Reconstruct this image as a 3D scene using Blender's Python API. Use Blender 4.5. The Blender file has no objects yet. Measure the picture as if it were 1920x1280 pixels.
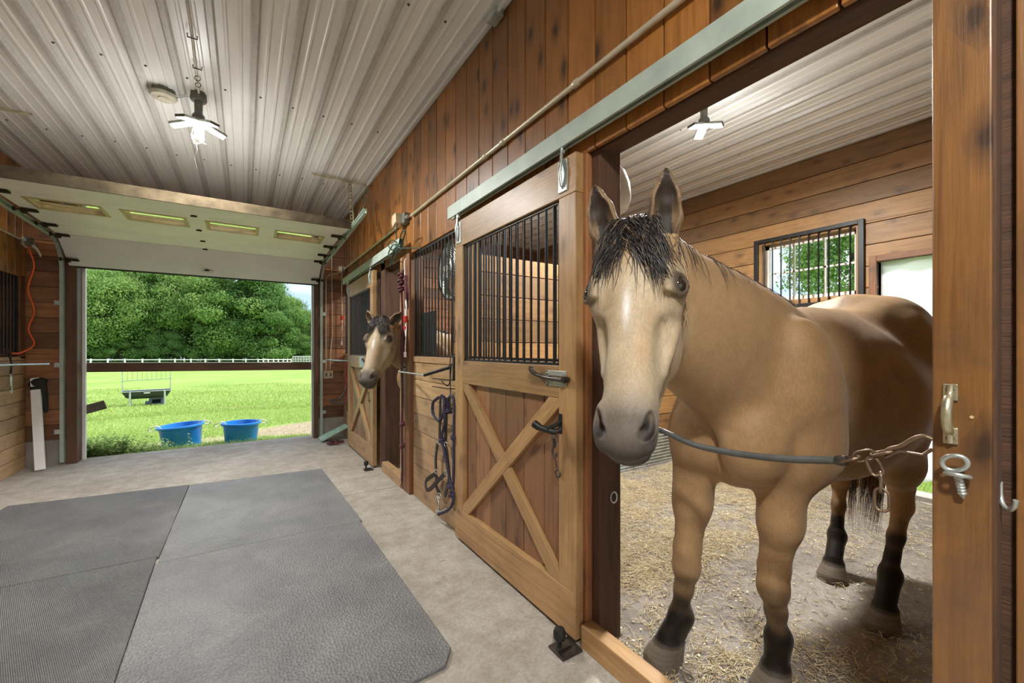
import bpy, bmesh, math, random
import numpy as np
from mathutils import Vector, Matrix
random.seed(7); RN = np.random.default_rng(11)
PI = math.pi
SC = bpy.context.scene; COL = SC.collection

# ---------------------------------------------------------------- camera, sky, sun, exposure
cam_data = bpy.data.cameras.new('camera'); cam = bpy.data.objects.new('camera', cam_data); COL.objects.link(cam)
SC.camera = cam
cam.location = (0, 0, 1.3); cam.rotation_euler = (PI/2, 0, -math.radians(32.6))
cam_data.sensor_width = 36; cam_data.lens = 784.0/1920*36; cam_data.shift_y = 15.0/1920
cam_data.clip_start = 0.02; cam_data.clip_end = 600

SC.view_settings.view_transform = 'Standard'; SC.view_settings.look = 'None'
SC.view_settings.gamma = 1; SC.view_settings.use_curve_mapping = False
SC.view_settings.exposure = 0.5

world = bpy.data.worlds.new('sky'); SC.world = world; world.use_nodes = True
wn, wl = world.node_tree.nodes, world.node_tree.links
wn.clear()
w_out = wn.new('ShaderNodeOutputWorld'); w_bg = wn.new('ShaderNodeBackground')
w_tc = wn.new('ShaderNodeTexCoord'); w_map = wn.new('ShaderNodeMapping'); w_map.inputs['Scale'].default_value = (1, 1, 2.6)
w_n = wn.new('ShaderNodeTexNoise'); w_n.inputs['Scale'].default_value = 2.2; w_n.inputs['Detail'].default_value = 6
w_r = wn.new('ShaderNodeValToRGB')
w_r.color_ramp.elements[0].position = .42; w_r.color_ramp.elements[0].color = (.42, .58, .86, 1)
w_r.color_ramp.elements[1].position = .56; w_r.color_ramp.elements[1].color = (.86, .9, .97, 1)
wl.new(w_tc.outputs['Generated'], w_map.inputs['Vector']); wl.new(w_map.outputs[0], w_n.inputs['Vector'])
wl.new(w_n.outputs['Fac'], w_r.inputs[0]); wl.new(w_r.outputs[0], w_bg.inputs['Color'])
w_bg.inputs['Strength'].default_value = 1.15; wl.new(w_bg.outputs[0], w_out.inputs[0])

def add_light(name, kind, loc, power, color=(1, 1, 1), parent=None, **kw):
    d = bpy.data.lights.new(name, kind); d.energy = power; d.color = color
    for k, v in kw.items(): setattr(d, k, v)
    o = bpy.data.objects.new(name, d); COL.objects.link(o); o.location = loc
    if parent: o.parent = parent
    return o
sun = add_light('sun', 'SUN', (0, 0, 20), 4.6, (1, .96, .88), angle=math.radians(9))
sun.rotation_euler = Vector((-.60, .05, -.78)).to_track_quat('-Z', 'Y').to_euler()

# ---------------------------------------------------------------- tagging and building helpers
def tag(o, label=None, cat=None, group=None, kind=None):
    if label: o['label'] = label
    if cat: o['category'] = cat
    if group: o['group'] = group
    if kind: o['kind'] = kind
    return o
def empty(name, loc=(0, 0, 0), label=None, cat=None, group=None):
    o = bpy.data.objects.new(name, None); COL.objects.link(o); o.location = loc
    o.empty_display_size = .05
    return tag(o, label, cat, group)
def copy_tree(o, parent=None):
    c = o.copy(); COL.objects.link(c)
    if parent: c.parent = parent
    for ch in list(o.children): copy_tree(ch, c)
    return c
def link_mesh(name, verts, faces, mat, parent=None, smooth=False, g=None, r=None, loc=(0, 0, 0), col=None):
    """verts are in world coordinates; loc is the object's origin"""
    me = bpy.data.meshes.new(name)
    V = np.asarray(verts, dtype=np.float32) - np.asarray(loc, dtype=np.float32)
    if isinstance(faces, np.ndarray):
        n, k = faces.shape
        me.vertices.add(len(V)); me.vertices.foreach_set('co', V.ravel())
        me.loops.add(n*k); me.loops.foreach_set('vertex_index', faces.astype(np.int32).ravel())
        me.polygons.add(n); me.polygons.foreach_set('loop_start', np.arange(0, n*k, k, dtype=np.int32))
        me.polygons.foreach_set('loop_total', np.full(n, k, dtype=np.int32))
        me.update(calc_edges=True)
    else:
        me.from_pydata(V.tolist(), [], faces); me.update()
    if g is not None:
        a = me.attributes.new('g', 'FLOAT_VECTOR', 'POINT'); a.data.foreach_set('vector', np.asarray(g, dtype=np.float32).ravel())
    if r is not None:
        a = me.attributes.new('r', 'FLOAT', 'POINT'); a.data.foreach_set('value', np.asarray(r, dtype=np.float32).ravel())
    if col is not None:
        a = me.attributes.new('coat', 'FLOAT_COLOR', 'POINT')
        c4 = np.ones((len(V), 4), dtype=np.float32); c4[:, :3] = col; a.data.foreach_set('color', c4.ravel())
    if mat: me.materials.append(mat)
    if smooth: me.polygons.foreach_set('use_smooth', np.ones(len(me.polygons), dtype=bool))
    o = bpy.data.objects.new(name, me); COL.objects.link(o)
    o.location = loc
    if parent:
        o.parent = parent
        o.location = Vector(loc) - Vector(parent_world(parent))
    return o
def parent_world(p):
    v = Vector(p.location)
    while p.parent: p = p.parent; v = v + Vector(p.location)
    return v

class MB:
    def __init__(s): s.v = []; s.f = []; s.g = []; s.r = []
    def _add(s, vs, fs, gs=None, r=None):
        b = len(s.v); s.v += [tuple(p) for p in vs]; s.f += [tuple(i+b for i in f) for f in fs]
        r = random.random() if r is None else r
        s.g += [tuple(p) for p in (gs if gs is not None else vs)]; s.r += [r]*len(vs)
    def obox(s, c, axes, dims, r=None):
        """oriented box; axes: 3 unit vectors, dims: full sizes; longest side carries the grain"""
        c = Vector(c); ax = [Vector(a).normalized() for a in axes]
        r = random.random() if r is None else r
        order = sorted(range(3), key=lambda i: -dims[i]); vs = []; gs = []
        off = Vector((r*37 % 7, r*91 % 5, r*53 % 5))
        for i in (-1, 1):
            for j in (-1, 1):
                for k in (-1, 1):
                    l = (i*dims[0]/2, j*dims[1]/2, k*dims[2]/2)
                    vs.append(c+ax[0]*l[0]+ax[1]*l[1]+ax[2]*l[2]); gs.append(Vector([l[order[q]] for q in range(3)])+off)
        s._add(vs, [(0, 1, 3, 2), (4, 6, 7, 5), (0, 4, 5, 1), (2, 3, 7, 6), (0, 2, 6, 4), (1, 5, 7, 3)], gs, r); return s
    def box(s, x0, x1, y0, y1, z0, z1, r=None):
        return s.obox(((x0+x1)/2, (y0+y1)/2, (z0+z1)/2), ((1, 0, 0), (0, 1, 0), (0, 0, 1)), (abs(x1-x0), abs(y1-y0), abs(z1-z0)), r)
    def bar(s, p, q, w, t, up=(0, 0, 1), r=None):
        p, q = Vector(p), Vector(q); a = (q-p).normalized(); u = Vector(up); sd = a.cross(u).normalized(); u = sd.cross(a)
        return s.obox((p+q)/2, (a, sd, u), ((q-p).length, w, t), r)
    def tube(s, pts, rad, n=8, closed=False, r=None, flat=1.0):
        P = [Vector(p) for p in pts]; m = len(P); rr = rad if hasattr(rad, '__len__') else [rad]*m
        T = []
        for i in range(m):
            a = P[(i-1) % m] if (closed or i > 0) else P[i]; b = P[(i+1) % m] if (closed or i < m-1) else P[i]
            T.append((b-a).normalized())
        u = T[0].orthogonal().normalized(); vs = []; gs = []; L = 0
        for i in range(m):
            if i: L += (P[i]-P[i-1]).length
            u = (u-T[i]*u.dot(T[i])).normalized(); w = T[i].cross(u)
            for k in range(n):
                a = 2*PI*k/n; vs.append(P[i]+(u*math.cos(a)*flat+w*math.sin(a))*rr[i]); gs.append((L, math.cos(a)*rr[i], math.sin(a)*rr[i]))
        fs = []
        for i in range(m if closed else m-1):
            j = (i+1) % m
            for k in range(n): fs.append((i*n+k, i*n+(k+1) % n, j*n+(k+1) % n, j*n+k))
        if not closed: fs.append(tuple(range(n-1, -1, -1))); fs.append(tuple((m-1)*n+k for k in range(n)))
        s._add(vs, fs, gs, r); return s
    def lathe(s, prof, c=(0, 0, 0), n=24, axis=(0, 0, 1), cap=True, r=None, sx=1.0):
        A = Vector(axis).normalized(); u = A.orthogonal().normalized(); w = A.cross(u); c = Vector(c); vs = []
        for (rd, z) in prof:
            for k in range(n):
                a = 2*PI*k/n; vs.append(c+A*z+(u*math.cos(a)*sx+w*math.sin(a))*max(rd, 1e-4))
        m = len(prof); fs = [(i*n+k, i*n+(k+1) % n, (i+1)*n+(k+1) % n, (i+1)*n+k) for i in range(m-1) for k in range(n)]
        if cap: fs.append(tuple(range(n-1, -1, -1))); fs.append(tuple((m-1)*n+k for k in range(n)))
        s._add(vs, fs, None, r); return s
    def prism(s, poly, d, base=(0, 0, 0), ax=((1, 0, 0), (0, 1, 0)), r=None, along=None):
        """poly 2d in ax plane at base, extruded by vector d"""
        X, Y = Vector(ax[0]), Vector(ax[1]); b = Vector(base); d = Vector(d); n = len(poly)
        lo = [b+X*p[0]+Y*p[1] for p in poly]; hi = [p+d for p in lo]; r = random.random() if r is None else r
        dn = d.normalized()
        gs = [(p.dot(dn), q[0]+r*9, q[1]) for p, q in zip(lo+hi, poly+poly)] if along else None
        s._add(lo+hi, [tuple(range(n-1, -1, -1)), tuple(range(n, 2*n))]+[(i, (i+1) % n, n+(i+1) % n, n+i) for i in range(n)], gs, r); return s
    def ring(s, c, R, rad, normal=(1, 0, 0), n=8, m=24, sx=1.0, sy=1.0, r=None, up=None):
        N = Vector(normal).normalized(); u = (Vector(up)-N*N.dot(Vector(up))).normalized() if up else N.orthogonal().normalized(); w = N.cross(u); c = Vector(c)
        return s.tube([c+u*math.cos(2*PI*k/m)*R*sx+w*math.sin(2*PI*k/m)*R*sy for k in range(m)], rad, n, True, r)
    def build(s, name, mat, parent=None, smooth=False, bevel=0, loc=None, kind=None):
        if loc is None: loc = parent_world(parent) if parent else (0, 0, 0)
        o = link_mesh(name, s.v, s.f, mat, parent, smooth, s.g, s.r, loc)
        if smooth and bevel == 0: 
            o.data.set_sharp_from_angle(angle=math.radians(45))
        if bevel:
            md = o.modifiers.new('bevel', 'BEVEL'); md.width = bevel; md.segments = 2; md.limit_method = 'ANGLE'; md.angle_limit = math.radians(40)
        if kind: o['kind'] = kind
        return o
def arc(c, R, a0, a1, n, ax=((1, 0, 0), (0, 0, 1))):
    X, Y = Vector(ax[0]), Vector(ax[1]); c = Vector(c)
    return [c+X*math.cos(a0+(a1-a0)*i/n)*R+Y*math.sin(a0+(a1-a0)*i/n)*R for i in range(n+1)]
def spline(pts, n=6):
    P = [Vector(p) for p in pts]; out = []
    for i in range(len(P)-1):
        a = P[max(i-1, 0)]; b = P[i]; c = P[i+1]; d = P[min(i+2, len(P)-1)]
        for k in range(n):
            t = k/n; out.append(.5*((2*b)+(c-a)*t+(2*a-5*b+4*c-d)*t*t+(3*b-a-3*c+d)*t**3))
    out.append(P[-1]); return out

# ---------------------------------------------------------------- materials
def new_mat(name):
    m = bpy.data.materials.new(name); m.use_nodes = True; nt = m.node_tree
    return m, nt.nodes, nt.links, nt.nodes['Principled BSDF']
def ramp(N, stops):
    r = N.new('ShaderNodeValToRGB'); e = r.color_ramp.elements
    while len(e) < len(stops): e.new(.5)
    for k, (p, c) in enumerate(stops): e[k].position = p; e[k].color = (*c, 1) if len(c) == 3 else c
    return r
def mixc(N, L, fac, a, b, blend='MIX'):
    m = N.new('ShaderNodeMix'); m.data_type = 'RGBA'; m.blend_type = blend
    for sock, v in ((m.inputs[0], fac), (m.inputs[6], a), (m.inputs[7], b)):
        if isinstance(v, bpy.types.NodeSocket): L.new(v, sock)
        elif isinstance(v, (int, float)): sock.default_value = v
        else: sock.default_value = (*v, 1)
    return m.outputs[2]
def noise(N, L, vec, scale, detail=4, rough=.55, dist=0):
    n = N.new('ShaderNodeTexNoise'); n.inputs['Scale'].default_value = scale; n.inputs['Detail'].default_value = detail
    n.inputs['Roughness'].default_value = rough; n.inputs['Distortion'].default_value = dist
    if vec: L.new(vec, n.inputs['Vector'])
    return n.outputs['Fac']
def mapping(N, L, vec, scale, loc=(0, 0, 0)):
    m = N.new('ShaderNodeMapping'); m.inputs['Scale'].default_value = scale; m.inputs['Location'].default_value = loc
    L.new(vec, m.inputs['Vector']); return m.outputs[0]
def attr(N, name, out='Vector'):
    a = N.new('ShaderNodeAttribute'); a.attribute_name = name; return a.outputs[out]
def bump(N, L, h, strength, dist, B):
    b = N.new('ShaderNodeBump'); b.inputs['Strength'].default_value = strength; b.inputs['Distance'].default_value = dist
    L.new(h, b.inputs['Height']); L.new(b.outputs[0], B.inputs['Normal']); return b
def math_n(N, L, op, a, b=0.5, clamp=False):
    m = N.new('ShaderNodeMath'); m.operation = op; m.use_clamp = clamp
    for i, v in enumerate((a, b)):
        if isinstance(v, bpy.types.NodeSocket): L.new(v, m.inputs[i])
        else: m.inputs[i].default_value = v
    return m.outputs[0]
def wood(name, light, dark, knot=(.03, .012, .005), rough=.42, kamt=.8, vary=.35, coat=.25, dirt=0.3, rough_saw=0.0, kpick=.80, grime=(.05, .035, .02)):
    m, N, L, B = new_mat(name); g = attr(N, 'g'); r = attr(N, 'r', 'Fac')
    gs = mapping(N, L, g, (1.1, 14, 14)); broad = noise(N, L, gs, 1.6, 5, .6, 1.2)
    fine = noise(N, L, mapping(N, L, g, (5, 150, 150)), 1.0, 3, .6)
    c = ramp(N, [(.3, dark), (.55, light), (.75, tuple(x*.8 for x in light))]); L.new(broad, c.inputs[0])
    c2 = mixc(N, L, math_n(N, L, 'MULTIPLY', fine, .55), c.outputs[0], tuple(x*.55 for x in dark), 'MIX')
    # knots
    kv = mapping(N, L, g, (4.6, 9.0, 9.0)); v = N.new('ShaderNodeTexVoronoi'); v.voronoi_dimensions = '2D'; v.inputs['Scale'].default_value = 1.0
    nn = N.new('ShaderNodeTexNoise'); nn.inputs['Scale'].default_value = 6
    L.new(kv, nn.inputs['Vector']); kadd = N.new('ShaderNodeMixRGB'); kadd.blend_type = 'ADD'; kadd.inputs[0].default_value = .18
    L.new(kv, kadd.inputs[1]); L.new(nn.outputs['Color'], kadd.inputs[2]); L.new(kadd.outputs[0], v.inputs['Vector'])
    kr = ramp(N, [(.08, (1, 1, 1)), (.16, (.55, .55, .55)), (.40, (0, 0, 0))]); L.new(v.outputs['Distance'], kr.inputs[0])
    sel = N.new('ShaderNodeSeparateColor'); L.new(v.outputs['Color'], sel.inputs[0])
    pick = math_n(N, L, 'GREATER_THAN', sel.outputs[0], kpick)
    kf = math_n(N, L, 'MULTIPLY', math_n(N, L, 'MULTIPLY', kr.outputs[0], pick), kamt)
    c3 = mixc(N, L, kf, c2, knot)
    hv = N.new('ShaderNodeMapRange'); hv.inputs[3].default_value = 1-vary; hv.inputs[4].default_value = 1+vary*.6; L.new(r, hv.inputs[0])
    hs = N.new('ShaderNodeHueSaturation'); L.new(c3, hs.inputs['Color']); L.new(hv.outputs[0], hs.inputs['Value'])
    # weathering stains
    st = noise(N, L, g, 3.2, 6, .65, .6); sr = ramp(N, [(.5, (0, 0, 0)), (.72, (1, 1, 1))]); L.new(st, sr.inputs[0])
    c4 = mixc(N, L, math_n(N, L, 'MULTIPLY', sr.outputs[0], dirt), hs.outputs[0], grime)
    L.new(c4, B.inputs['Base Color']); B.inputs['Roughness'].default_value = rough
    B.inputs['Coat Weight'].default_value = coat; B.inputs['Coat Roughness'].default_value = .3
    h = math_n(N, L, 'ADD', math_n(N, L, 'MULTIPLY', fine, .6), math_n(N, L, 'MULTIPLY', kf, -.6))
    bump(N, L, h, .35+rough_saw, .004, B)
    return m
def plain(name, col, rough=.5, metal=0, var=.15, nscale=8, bumps=0, bscale=80, coat=0, spec=.5):
    m, N, L, B = new_mat(name); tc = N.new('ShaderNodeTexCoord').outputs['Object']
    n = noise(N, L, tc, nscale, 5); c = ramp(N, [(.3, tuple(x*(1-var) for x in col)), (.7, tuple(min(1, x*(1+var)) for x in col))])
    L.new(n, c.inputs[0]); L.new(c.outputs[0], B.inputs['Base Color'])
    B.inputs['Roughness'].default_value = rough; B.inputs['Metallic'].default_value = metal; B.inputs['Coat Weight'].default_value = coat
    B.inputs['Specular IOR Level'].default_value = spec
    if bumps: bump(N, L, noise(N, L, tc, bscale, 4), bumps, .004, B)
    return m
def emit(name, col, s):
    m, N, L, B = new_mat(name); B.inputs['Base Color'].default_value = (*col, 1)
    B.inputs['Emission Color'].default_value = (*col, 1); B.inputs['Emission Strength'].default_value = s; return m

M = {}
M['siding'] = wood('varnished_pine_siding', (.42, .172, .037), (.25, .092, .019), (.035, .014, .008), .36, .95, .34, .3, .35, kpick=.66, grime=(.06, .035, .02))
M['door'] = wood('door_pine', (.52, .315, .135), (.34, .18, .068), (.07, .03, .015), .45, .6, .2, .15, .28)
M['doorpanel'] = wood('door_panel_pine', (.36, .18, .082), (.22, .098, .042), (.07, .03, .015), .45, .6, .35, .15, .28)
M['lowboard'] = wood('worn_pine_boards', (.58, .37, .19), (.40, .23, .105), (.09, .04, .02), .5, .5, .22, .1, .35)
M['stall'] = wood('stall_pine_boards', (.43, .235, .085), (.26, .128, .044), (.05, .022, .01), .55, .55, .42, .05, .35)
M['frontwall'] = wood('end_wall_boards', (.40, .17, .065), (.22, .08, .028), (.04, .016, .008), .55, .5, .45, .05, .4)
M['darkpost'] = wood('rough_sawn_dark_post', (.13, .062, .032), (.055, .027, .016), (.02, .01, .006), .8, .2, .1, 0, .4, .8)
M['jamb'] = wood('varnished_jamb', (.30, .135, .038), (.165, .070, .020), (.03, .014, .009), .35, .9, .12, .4, .55, grime=(.07, .045, .03))
M['rail'] = wood('dark_plank', (.16, .075, .035), (.08, .035, .018), (.03, .015, .01), .6, .3, .1, 0, .3)
M['grey_wood'] = wood('weathered_grey_plank', (.2, .17, .14), (.1, .085, .07), (.04, .03, .03), .8, .3, .1, 0, .3)
M['galv'] = plain('galvanised_steel', (.52, .57, .55), .36, .75, .2, 14, .08, 60)
M['track'] = plain('galvanised_track', (.42, .50, .44), .5, .15, .14, 7, .08, 60)
M['blackmetal'] = plain('black_painted_bars', (.018, .017, .016), .45, .3, .3, 20)
M['darkmetal'] = plain('dark_worn_iron', (.09, .08, .07), .4, .8, .35, 25, .15)
M['rust'] = plain('rusty_brown_chain', (.20, .135, .085), .45, .7, .35, 30, .2)
M['oldmetal'] = plain('aged_zinc', (.52, .48, .33), .38, .8, .35, 22, .15)
M['white'] = plain('white_plastic', (.78, .77, .73), .4, 0, .06)
M['yellowed'] = plain('yellowed_plastic', (.62, .52, .34), .45, 0, .15, 12)
M['pvc'] = plain('painted_conduit', (.62, .56, .42), .38, .35, .15, 9)
M['rubber'] = plain('grey_rubber_sleeve', (.085, .09, .088), .42, 0, .3, 14, .2)
M['bluetub'] = plain('blue_plastic_tub', (.008, .20, .66), .38, 0, .1, 6, spec=.6)
M['blacktrough'] = plain('black_plastic_trough', (.035, .04, .042), .5, 0, .2)
M['mountblock'] = plain('slate_plastic_step', (.085, .10, .125), .55, 0, .2)
M['redrope'] = plain('red_purple_rope', (.10, .028, .035), .8, 0, .4, 60)
M['purplerope'] = plain('purple_rope', (.038, .030, .060), .8, 0, .55, 90)
M['redstrap'] = plain('red_net', (.34, .04, .035), .8, 0, .3, 60)
M['whitecord'] = plain('white_cord', (.75, .73, .68), .6, 0, .1)
M['redtape'] = plain('red_tape', (.6, .02, .02), .5, 0, .1)
M['orange'] = plain('orange_cord', (.85, .13, .03), .5, 0, .1)
M['greencord'] = plain('dark_green_cord', (.02, .055, .04), .5, 0, .2)
M['leather'] = plain('dark_leather', (.022, .015, .012), .5, 0, .3, 20, .2)
M['green'] = plain('pale_green_plastic', (.35, .52, .42), .5, 0, .25, 15)
M['blackcloth'] = plain('black_cloth', (.02, .024, .022), .85, 0, .4, 20, .3)
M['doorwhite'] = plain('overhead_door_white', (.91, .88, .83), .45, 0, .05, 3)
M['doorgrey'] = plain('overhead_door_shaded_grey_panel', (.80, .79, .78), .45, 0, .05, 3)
M['cream'] = plain('cream_frame', (.52, .42, .20), .45, 0, .12, 12)
M['strut'] = plain('dusty_steel_strut', (.045, .034, .02), .9, 0, .4, 14, .2, spec=.1)
M['fence'] = plain('white_fence', (.90, .90, .88), .5, 0, .05)
M['block'] = plain('concrete_block', (.33, .30, .26), .9, 0, .25, 5, .5, 40)
M['eye'] = plain('horse_eye', (.012, .007, .004), .06, 0, .3, 60, coat=1)
M['winframe'] = plain('white_window_frame', (.74, .73, .68), .5, 0, .1)
M['smoke'] = plain('dusty_beige_cover', (.50, .47, .38), .6, 0, .2, 20)
M['boxgrey'] = plain('dusty_grey_box', (.16, .16, .135), .6, .2, .3, 20, .2)
M['led'] = emit('lit_led_panel', (1, 1, .98), 14)
M['clear'] = plain('x', (1, 1, 1)); m = M['clear']; m.name = 'clear_window_glass'
B = m.node_tree.nodes['Principled BSDF']; B.inputs['Transmission Weight'].default_value = 1; B.inputs['Roughness'].default_value = .03; B.inputs['IOR'].default_value = 1.05
for l in list(m.node_tree.links):
    if l.to_socket.name == 'Base Color': m.node_tree.links.remove(l)
B.inputs['Base Color'].default_value = (.96, .98, .97, 1)

def mat_concrete(name, c1, c2, sc=1.0, fine=.5):
    m, N, L, B = new_mat(name); tc = N.new('ShaderNodeTexCoord').outputs['Object']
    a = noise(N, L, tc, 1.3*sc, 6, .6, .4); b = noise(N, L, tc, 60, 4, .7); s = noise(N, L, tc, 7*sc, 8, .75, .15)
    r = ramp(N, [(.35, c2), (.6, c1)]); L.new(a, r.inputs[0])
    r2 = ramp(N, [(.42, (.78, .75, .70)), (.6, (1, 1, 1))]); L.new(s, r2.inputs[0])
    c = mixc(N, L, 1.0, r.outputs[0], r2.outputs[0], 'MULTIPLY')
    r3 = ramp(N, [(.35, (.82, .80, .77)), (.6, (1.0, 1.0, 1.0))]); L.new(b, r3.inputs[0])
    L.new(mixc(N, L, 1.0, c, r3.outputs[0], 'MULTIPLY'), B.inputs['Base Color']); B.inputs['Roughness'].default_value = .8
    bump(N, L, math_n(N, L, 'ADD', math_n(N, L, 'MULTIPLY', b, .6), s), fine, .006, B); return m
M['concrete'] = mat_concrete('worn_concrete', (.50, .47, .42), (.40, .37, .32))
M['stallfloor'] = mat_concrete('dusty_stall_mat_floor', (.34, .31, .28), (.22, .20, .185), 2.0)

def mat_ceiling():
    m, N, L, B = new_mat('white_ribbed_metal_liner'); tc = N.new('ShaderNodeTexCoord').outputs['Object']; r = attr(N, 'r', 'Fac')
    n1 = noise(N, L, mapping(N, L, tc, (9, 1.3, 1)), 2.2, 6, .7); n2 = noise(N, L, tc, 28, 5, .75)
    # dust and specks clinging to the ribs
    f = math_n(N, L, 'MULTIPLY', r, math_n(N, L, 'MULTIPLY', math_n(N, L, 'ADD', n1, n2), .55))
    base = ramp(N, [(.3, (.78, .79, .77)), (.7, (.86, .87, .85))]); L.new(n1, base.inputs[0])
    c = mixc(N, L, f, base.outputs[0], (.20, .18, .15))
    L.new(c, B.inputs['Base Color']); B.inputs['Roughness'].default_value = .38; B.inputs['Specular IOR Level'].default_value = .6
    bump(N, L, n1, .06, .01, B); return m
M['ceiling'] = mat_ceiling()

def mat_mat(name, ribbed):
    m, N, L, B = new_mat(name); tc = N.new('ShaderNodeTexCoord').outputs['Object']
    a = noise(N, L, tc, 2.6, 6, .65, .5); r = ramp(N, [(.3, (.145, .148, .15)), (.55, (.205, .208, .208)), (.75, (.27, .265, .255))]); L.new(a, r.inputs[0])
    b = noise(N, L, tc, 120, 3, .7); r3 = ramp(N, [(.35, (.75, .75, .75)), (.65, (1.15, 1.15, 1.15))]); L.new(b, r3.inputs[0])
    L.new(mixc(N, L, 1.0, r.outputs[0], r3.outputs[0], 'MULTIPLY'), B.inputs['Base Color'])
    B.inputs['Roughness'].default_value = .55
    if ribbed:
        w = N.new('ShaderNodeTexWave'); w.bands_direction = 'DIAGONAL'; w.inputs['Scale'].default_value = 100; w.inputs['Distortion'].default_value = .4
        L.new(mapping(N, L, tc, (1, .35, 0)), w.inputs['Vector']); h = w.outputs['Fac']
    else:
        v = N.new('ShaderNodeTexVoronoi'); v.feature = 'F1'; v.inputs['Scale'].default_value = 75; v.inputs['Randomness'].default_value = .75
        L.new(tc, v.inputs['Vector']); h = v.outputs['Distance']
    bump(N, L, h, .8, .006, B); return m
M['mat_a'] = mat_mat('pebbled_rubber_mat', False); M['mat_b'] = mat_mat('ribbed_rubber_mat', True)

def mat_straw(name='straw'):
    m, N, L, B = new_mat(name); r = attr(N, 'r', 'Fac')
    c = ramp(N, [(0, (.40, .30, .15)), (.5, (.66, .54, .32)), (1, (.82, .74, .54))]); L.new(r, c.inputs[0]); L.new(c.outputs[0], B.inputs['Base Color'])
    B.inputs['Roughness'].default_value = .6; return m
M['straw'] = mat_straw()
def mat_leaf(name, stops, trans=.25):
    m, N, L, B = new_mat(name); r = attr(N, 'r', 'Fac'); c = ramp(N, stops); L.new(r, c.inputs[0])
    out = N['Material Output']; d = N.new('ShaderNodeBsdfDiffuse'); t = N.new('ShaderNodeBsdfTranslucent'); mx = N.new('ShaderNodeMixShader'); mx.inputs[0].default_value = trans
    L.new(c.outputs[0], d.inputs['Color']); L.new(c.outputs[0], t.inputs['Color']); L.new(d.outputs[0], mx.inputs[1]); L.new(t.outputs[0], mx.inputs[2]); L.new(mx.outputs[0], out.inputs['Surface'])
    N.remove(B); return m
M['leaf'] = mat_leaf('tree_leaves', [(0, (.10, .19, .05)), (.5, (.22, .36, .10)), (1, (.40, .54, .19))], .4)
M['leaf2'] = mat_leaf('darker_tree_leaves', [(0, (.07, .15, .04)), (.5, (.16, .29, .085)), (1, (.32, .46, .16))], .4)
M['grass'] = mat_leaf('grass_blades', [(0, (.20, .32, .07)), (.5, (.38, .50, .14)), (1, (.60, .62, .26))], .35)
M['weed'] = mat_leaf('weed_leaves', [(0, (.13, .24, .07)), (.5, (.27, .40, .13)), (1, (.50, .58, .28))], .35)
M['bark'] = plain('tree_bark', (.075, .055, .04), .9, 0, .3, 4)
def mat_field():
    m, N, L, B = new_mat('pasture_ground'); tc = N.new('ShaderNodeTexCoord').outputs['Object']
    a = noise(N, L, tc, .35, 6, .6, .5); b = noise(N, L, tc, 7, 6, .75); c = ramp(N, [(.3, (.18, .31, .065)), (.5, (.28, .42, .10)), (.7, (.40, .49, .165))])
    L.new(math_n(N, L, 'ADD', math_n(N, L, 'MULTIPLY', a, .55), math_n(N, L, 'MULTIPLY', b, .45)), c.inputs[0])
    # bare dirt patch to the right of the opening
    sx = N.new('ShaderNodeSeparateXYZ'); L.new(tc, sx.inputs[0])
    def blob(cx, cy, rx, ry):
        dx = math_n(N, L, 'DIVIDE', math_n(N, L, 'SUBTRACT', sx.outputs[0], cx), rx); dy = math_n(N, L, 'DIVIDE', math_n(N, L, 'SUBTRACT', sx.outputs[1], cy), ry)
        d = math_n(N, L, 'ADD', math_n(N, L, 'MULTIPLY', dx, dx), math_n(N, L, 'MULTIPLY', dy, dy))
        d = math_n(N, L, 'ADD', d, math_n(N, L, 'MULTIPLY', math_n(N, L, 'SUBTRACT', b, .5), 1.6))
        r = ramp(N, [(.75, (1, 1, 1)), (1.0, (0, 0, 0))]); L.new(d, r.inputs[0]); return r.outputs[0]
    d1 = blob(1.6, 8.6, 1.7, .95); d2 = blob(-.5, 8.2, 1.3, .42); d3 = blob(-.3, 14.5, .9, .35)
    f = math_n(N, L, 'MAXIMUM', d1, math_n(N, L, 'MULTIPLY', math_n(N, L, 'MAXIMUM', d2, d3), .6))
    dirt = ramp(N, [(.3, (.30, .235, .155)), (.7, (.52, .44, .31))]); L.new(b, dirt.inputs[0])
    L.new(mixc(N, L, f, c.outputs[0], dirt.outputs[0]), B.inputs['Base Color']); B.inputs['Roughness'].default_value = .95; B.inputs['Specular IOR Level'].default_value = .1
    bump(N, L, b, .7, .08, B); return m
M['field'] = mat_field()
def mat_tarp():
    m, N, L, B = new_mat('white_plastic_sheet'); out = N['Material Output']; tc = N.new('ShaderNodeTexCoord').outputs['Object']
    d = N.new('ShaderNodeBsdfDiffuse'); t = N.new('ShaderNodeBsdfTranslucent'); mx = N.new('ShaderNodeMixShader'); mx.inputs[0].default_value = .88
    d.inputs['Color'].default_value = t.inputs['Color'].default_value = (.98, .98, .98, 1)
    L.new(d.outputs[0], mx.inputs[1]); L.new(t.outputs[0], mx.inputs[2]); L.new(mx.outputs[0], out.inputs['Surface']); N.remove(B); return m
M['tarp'] = mat_tarp()
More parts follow.
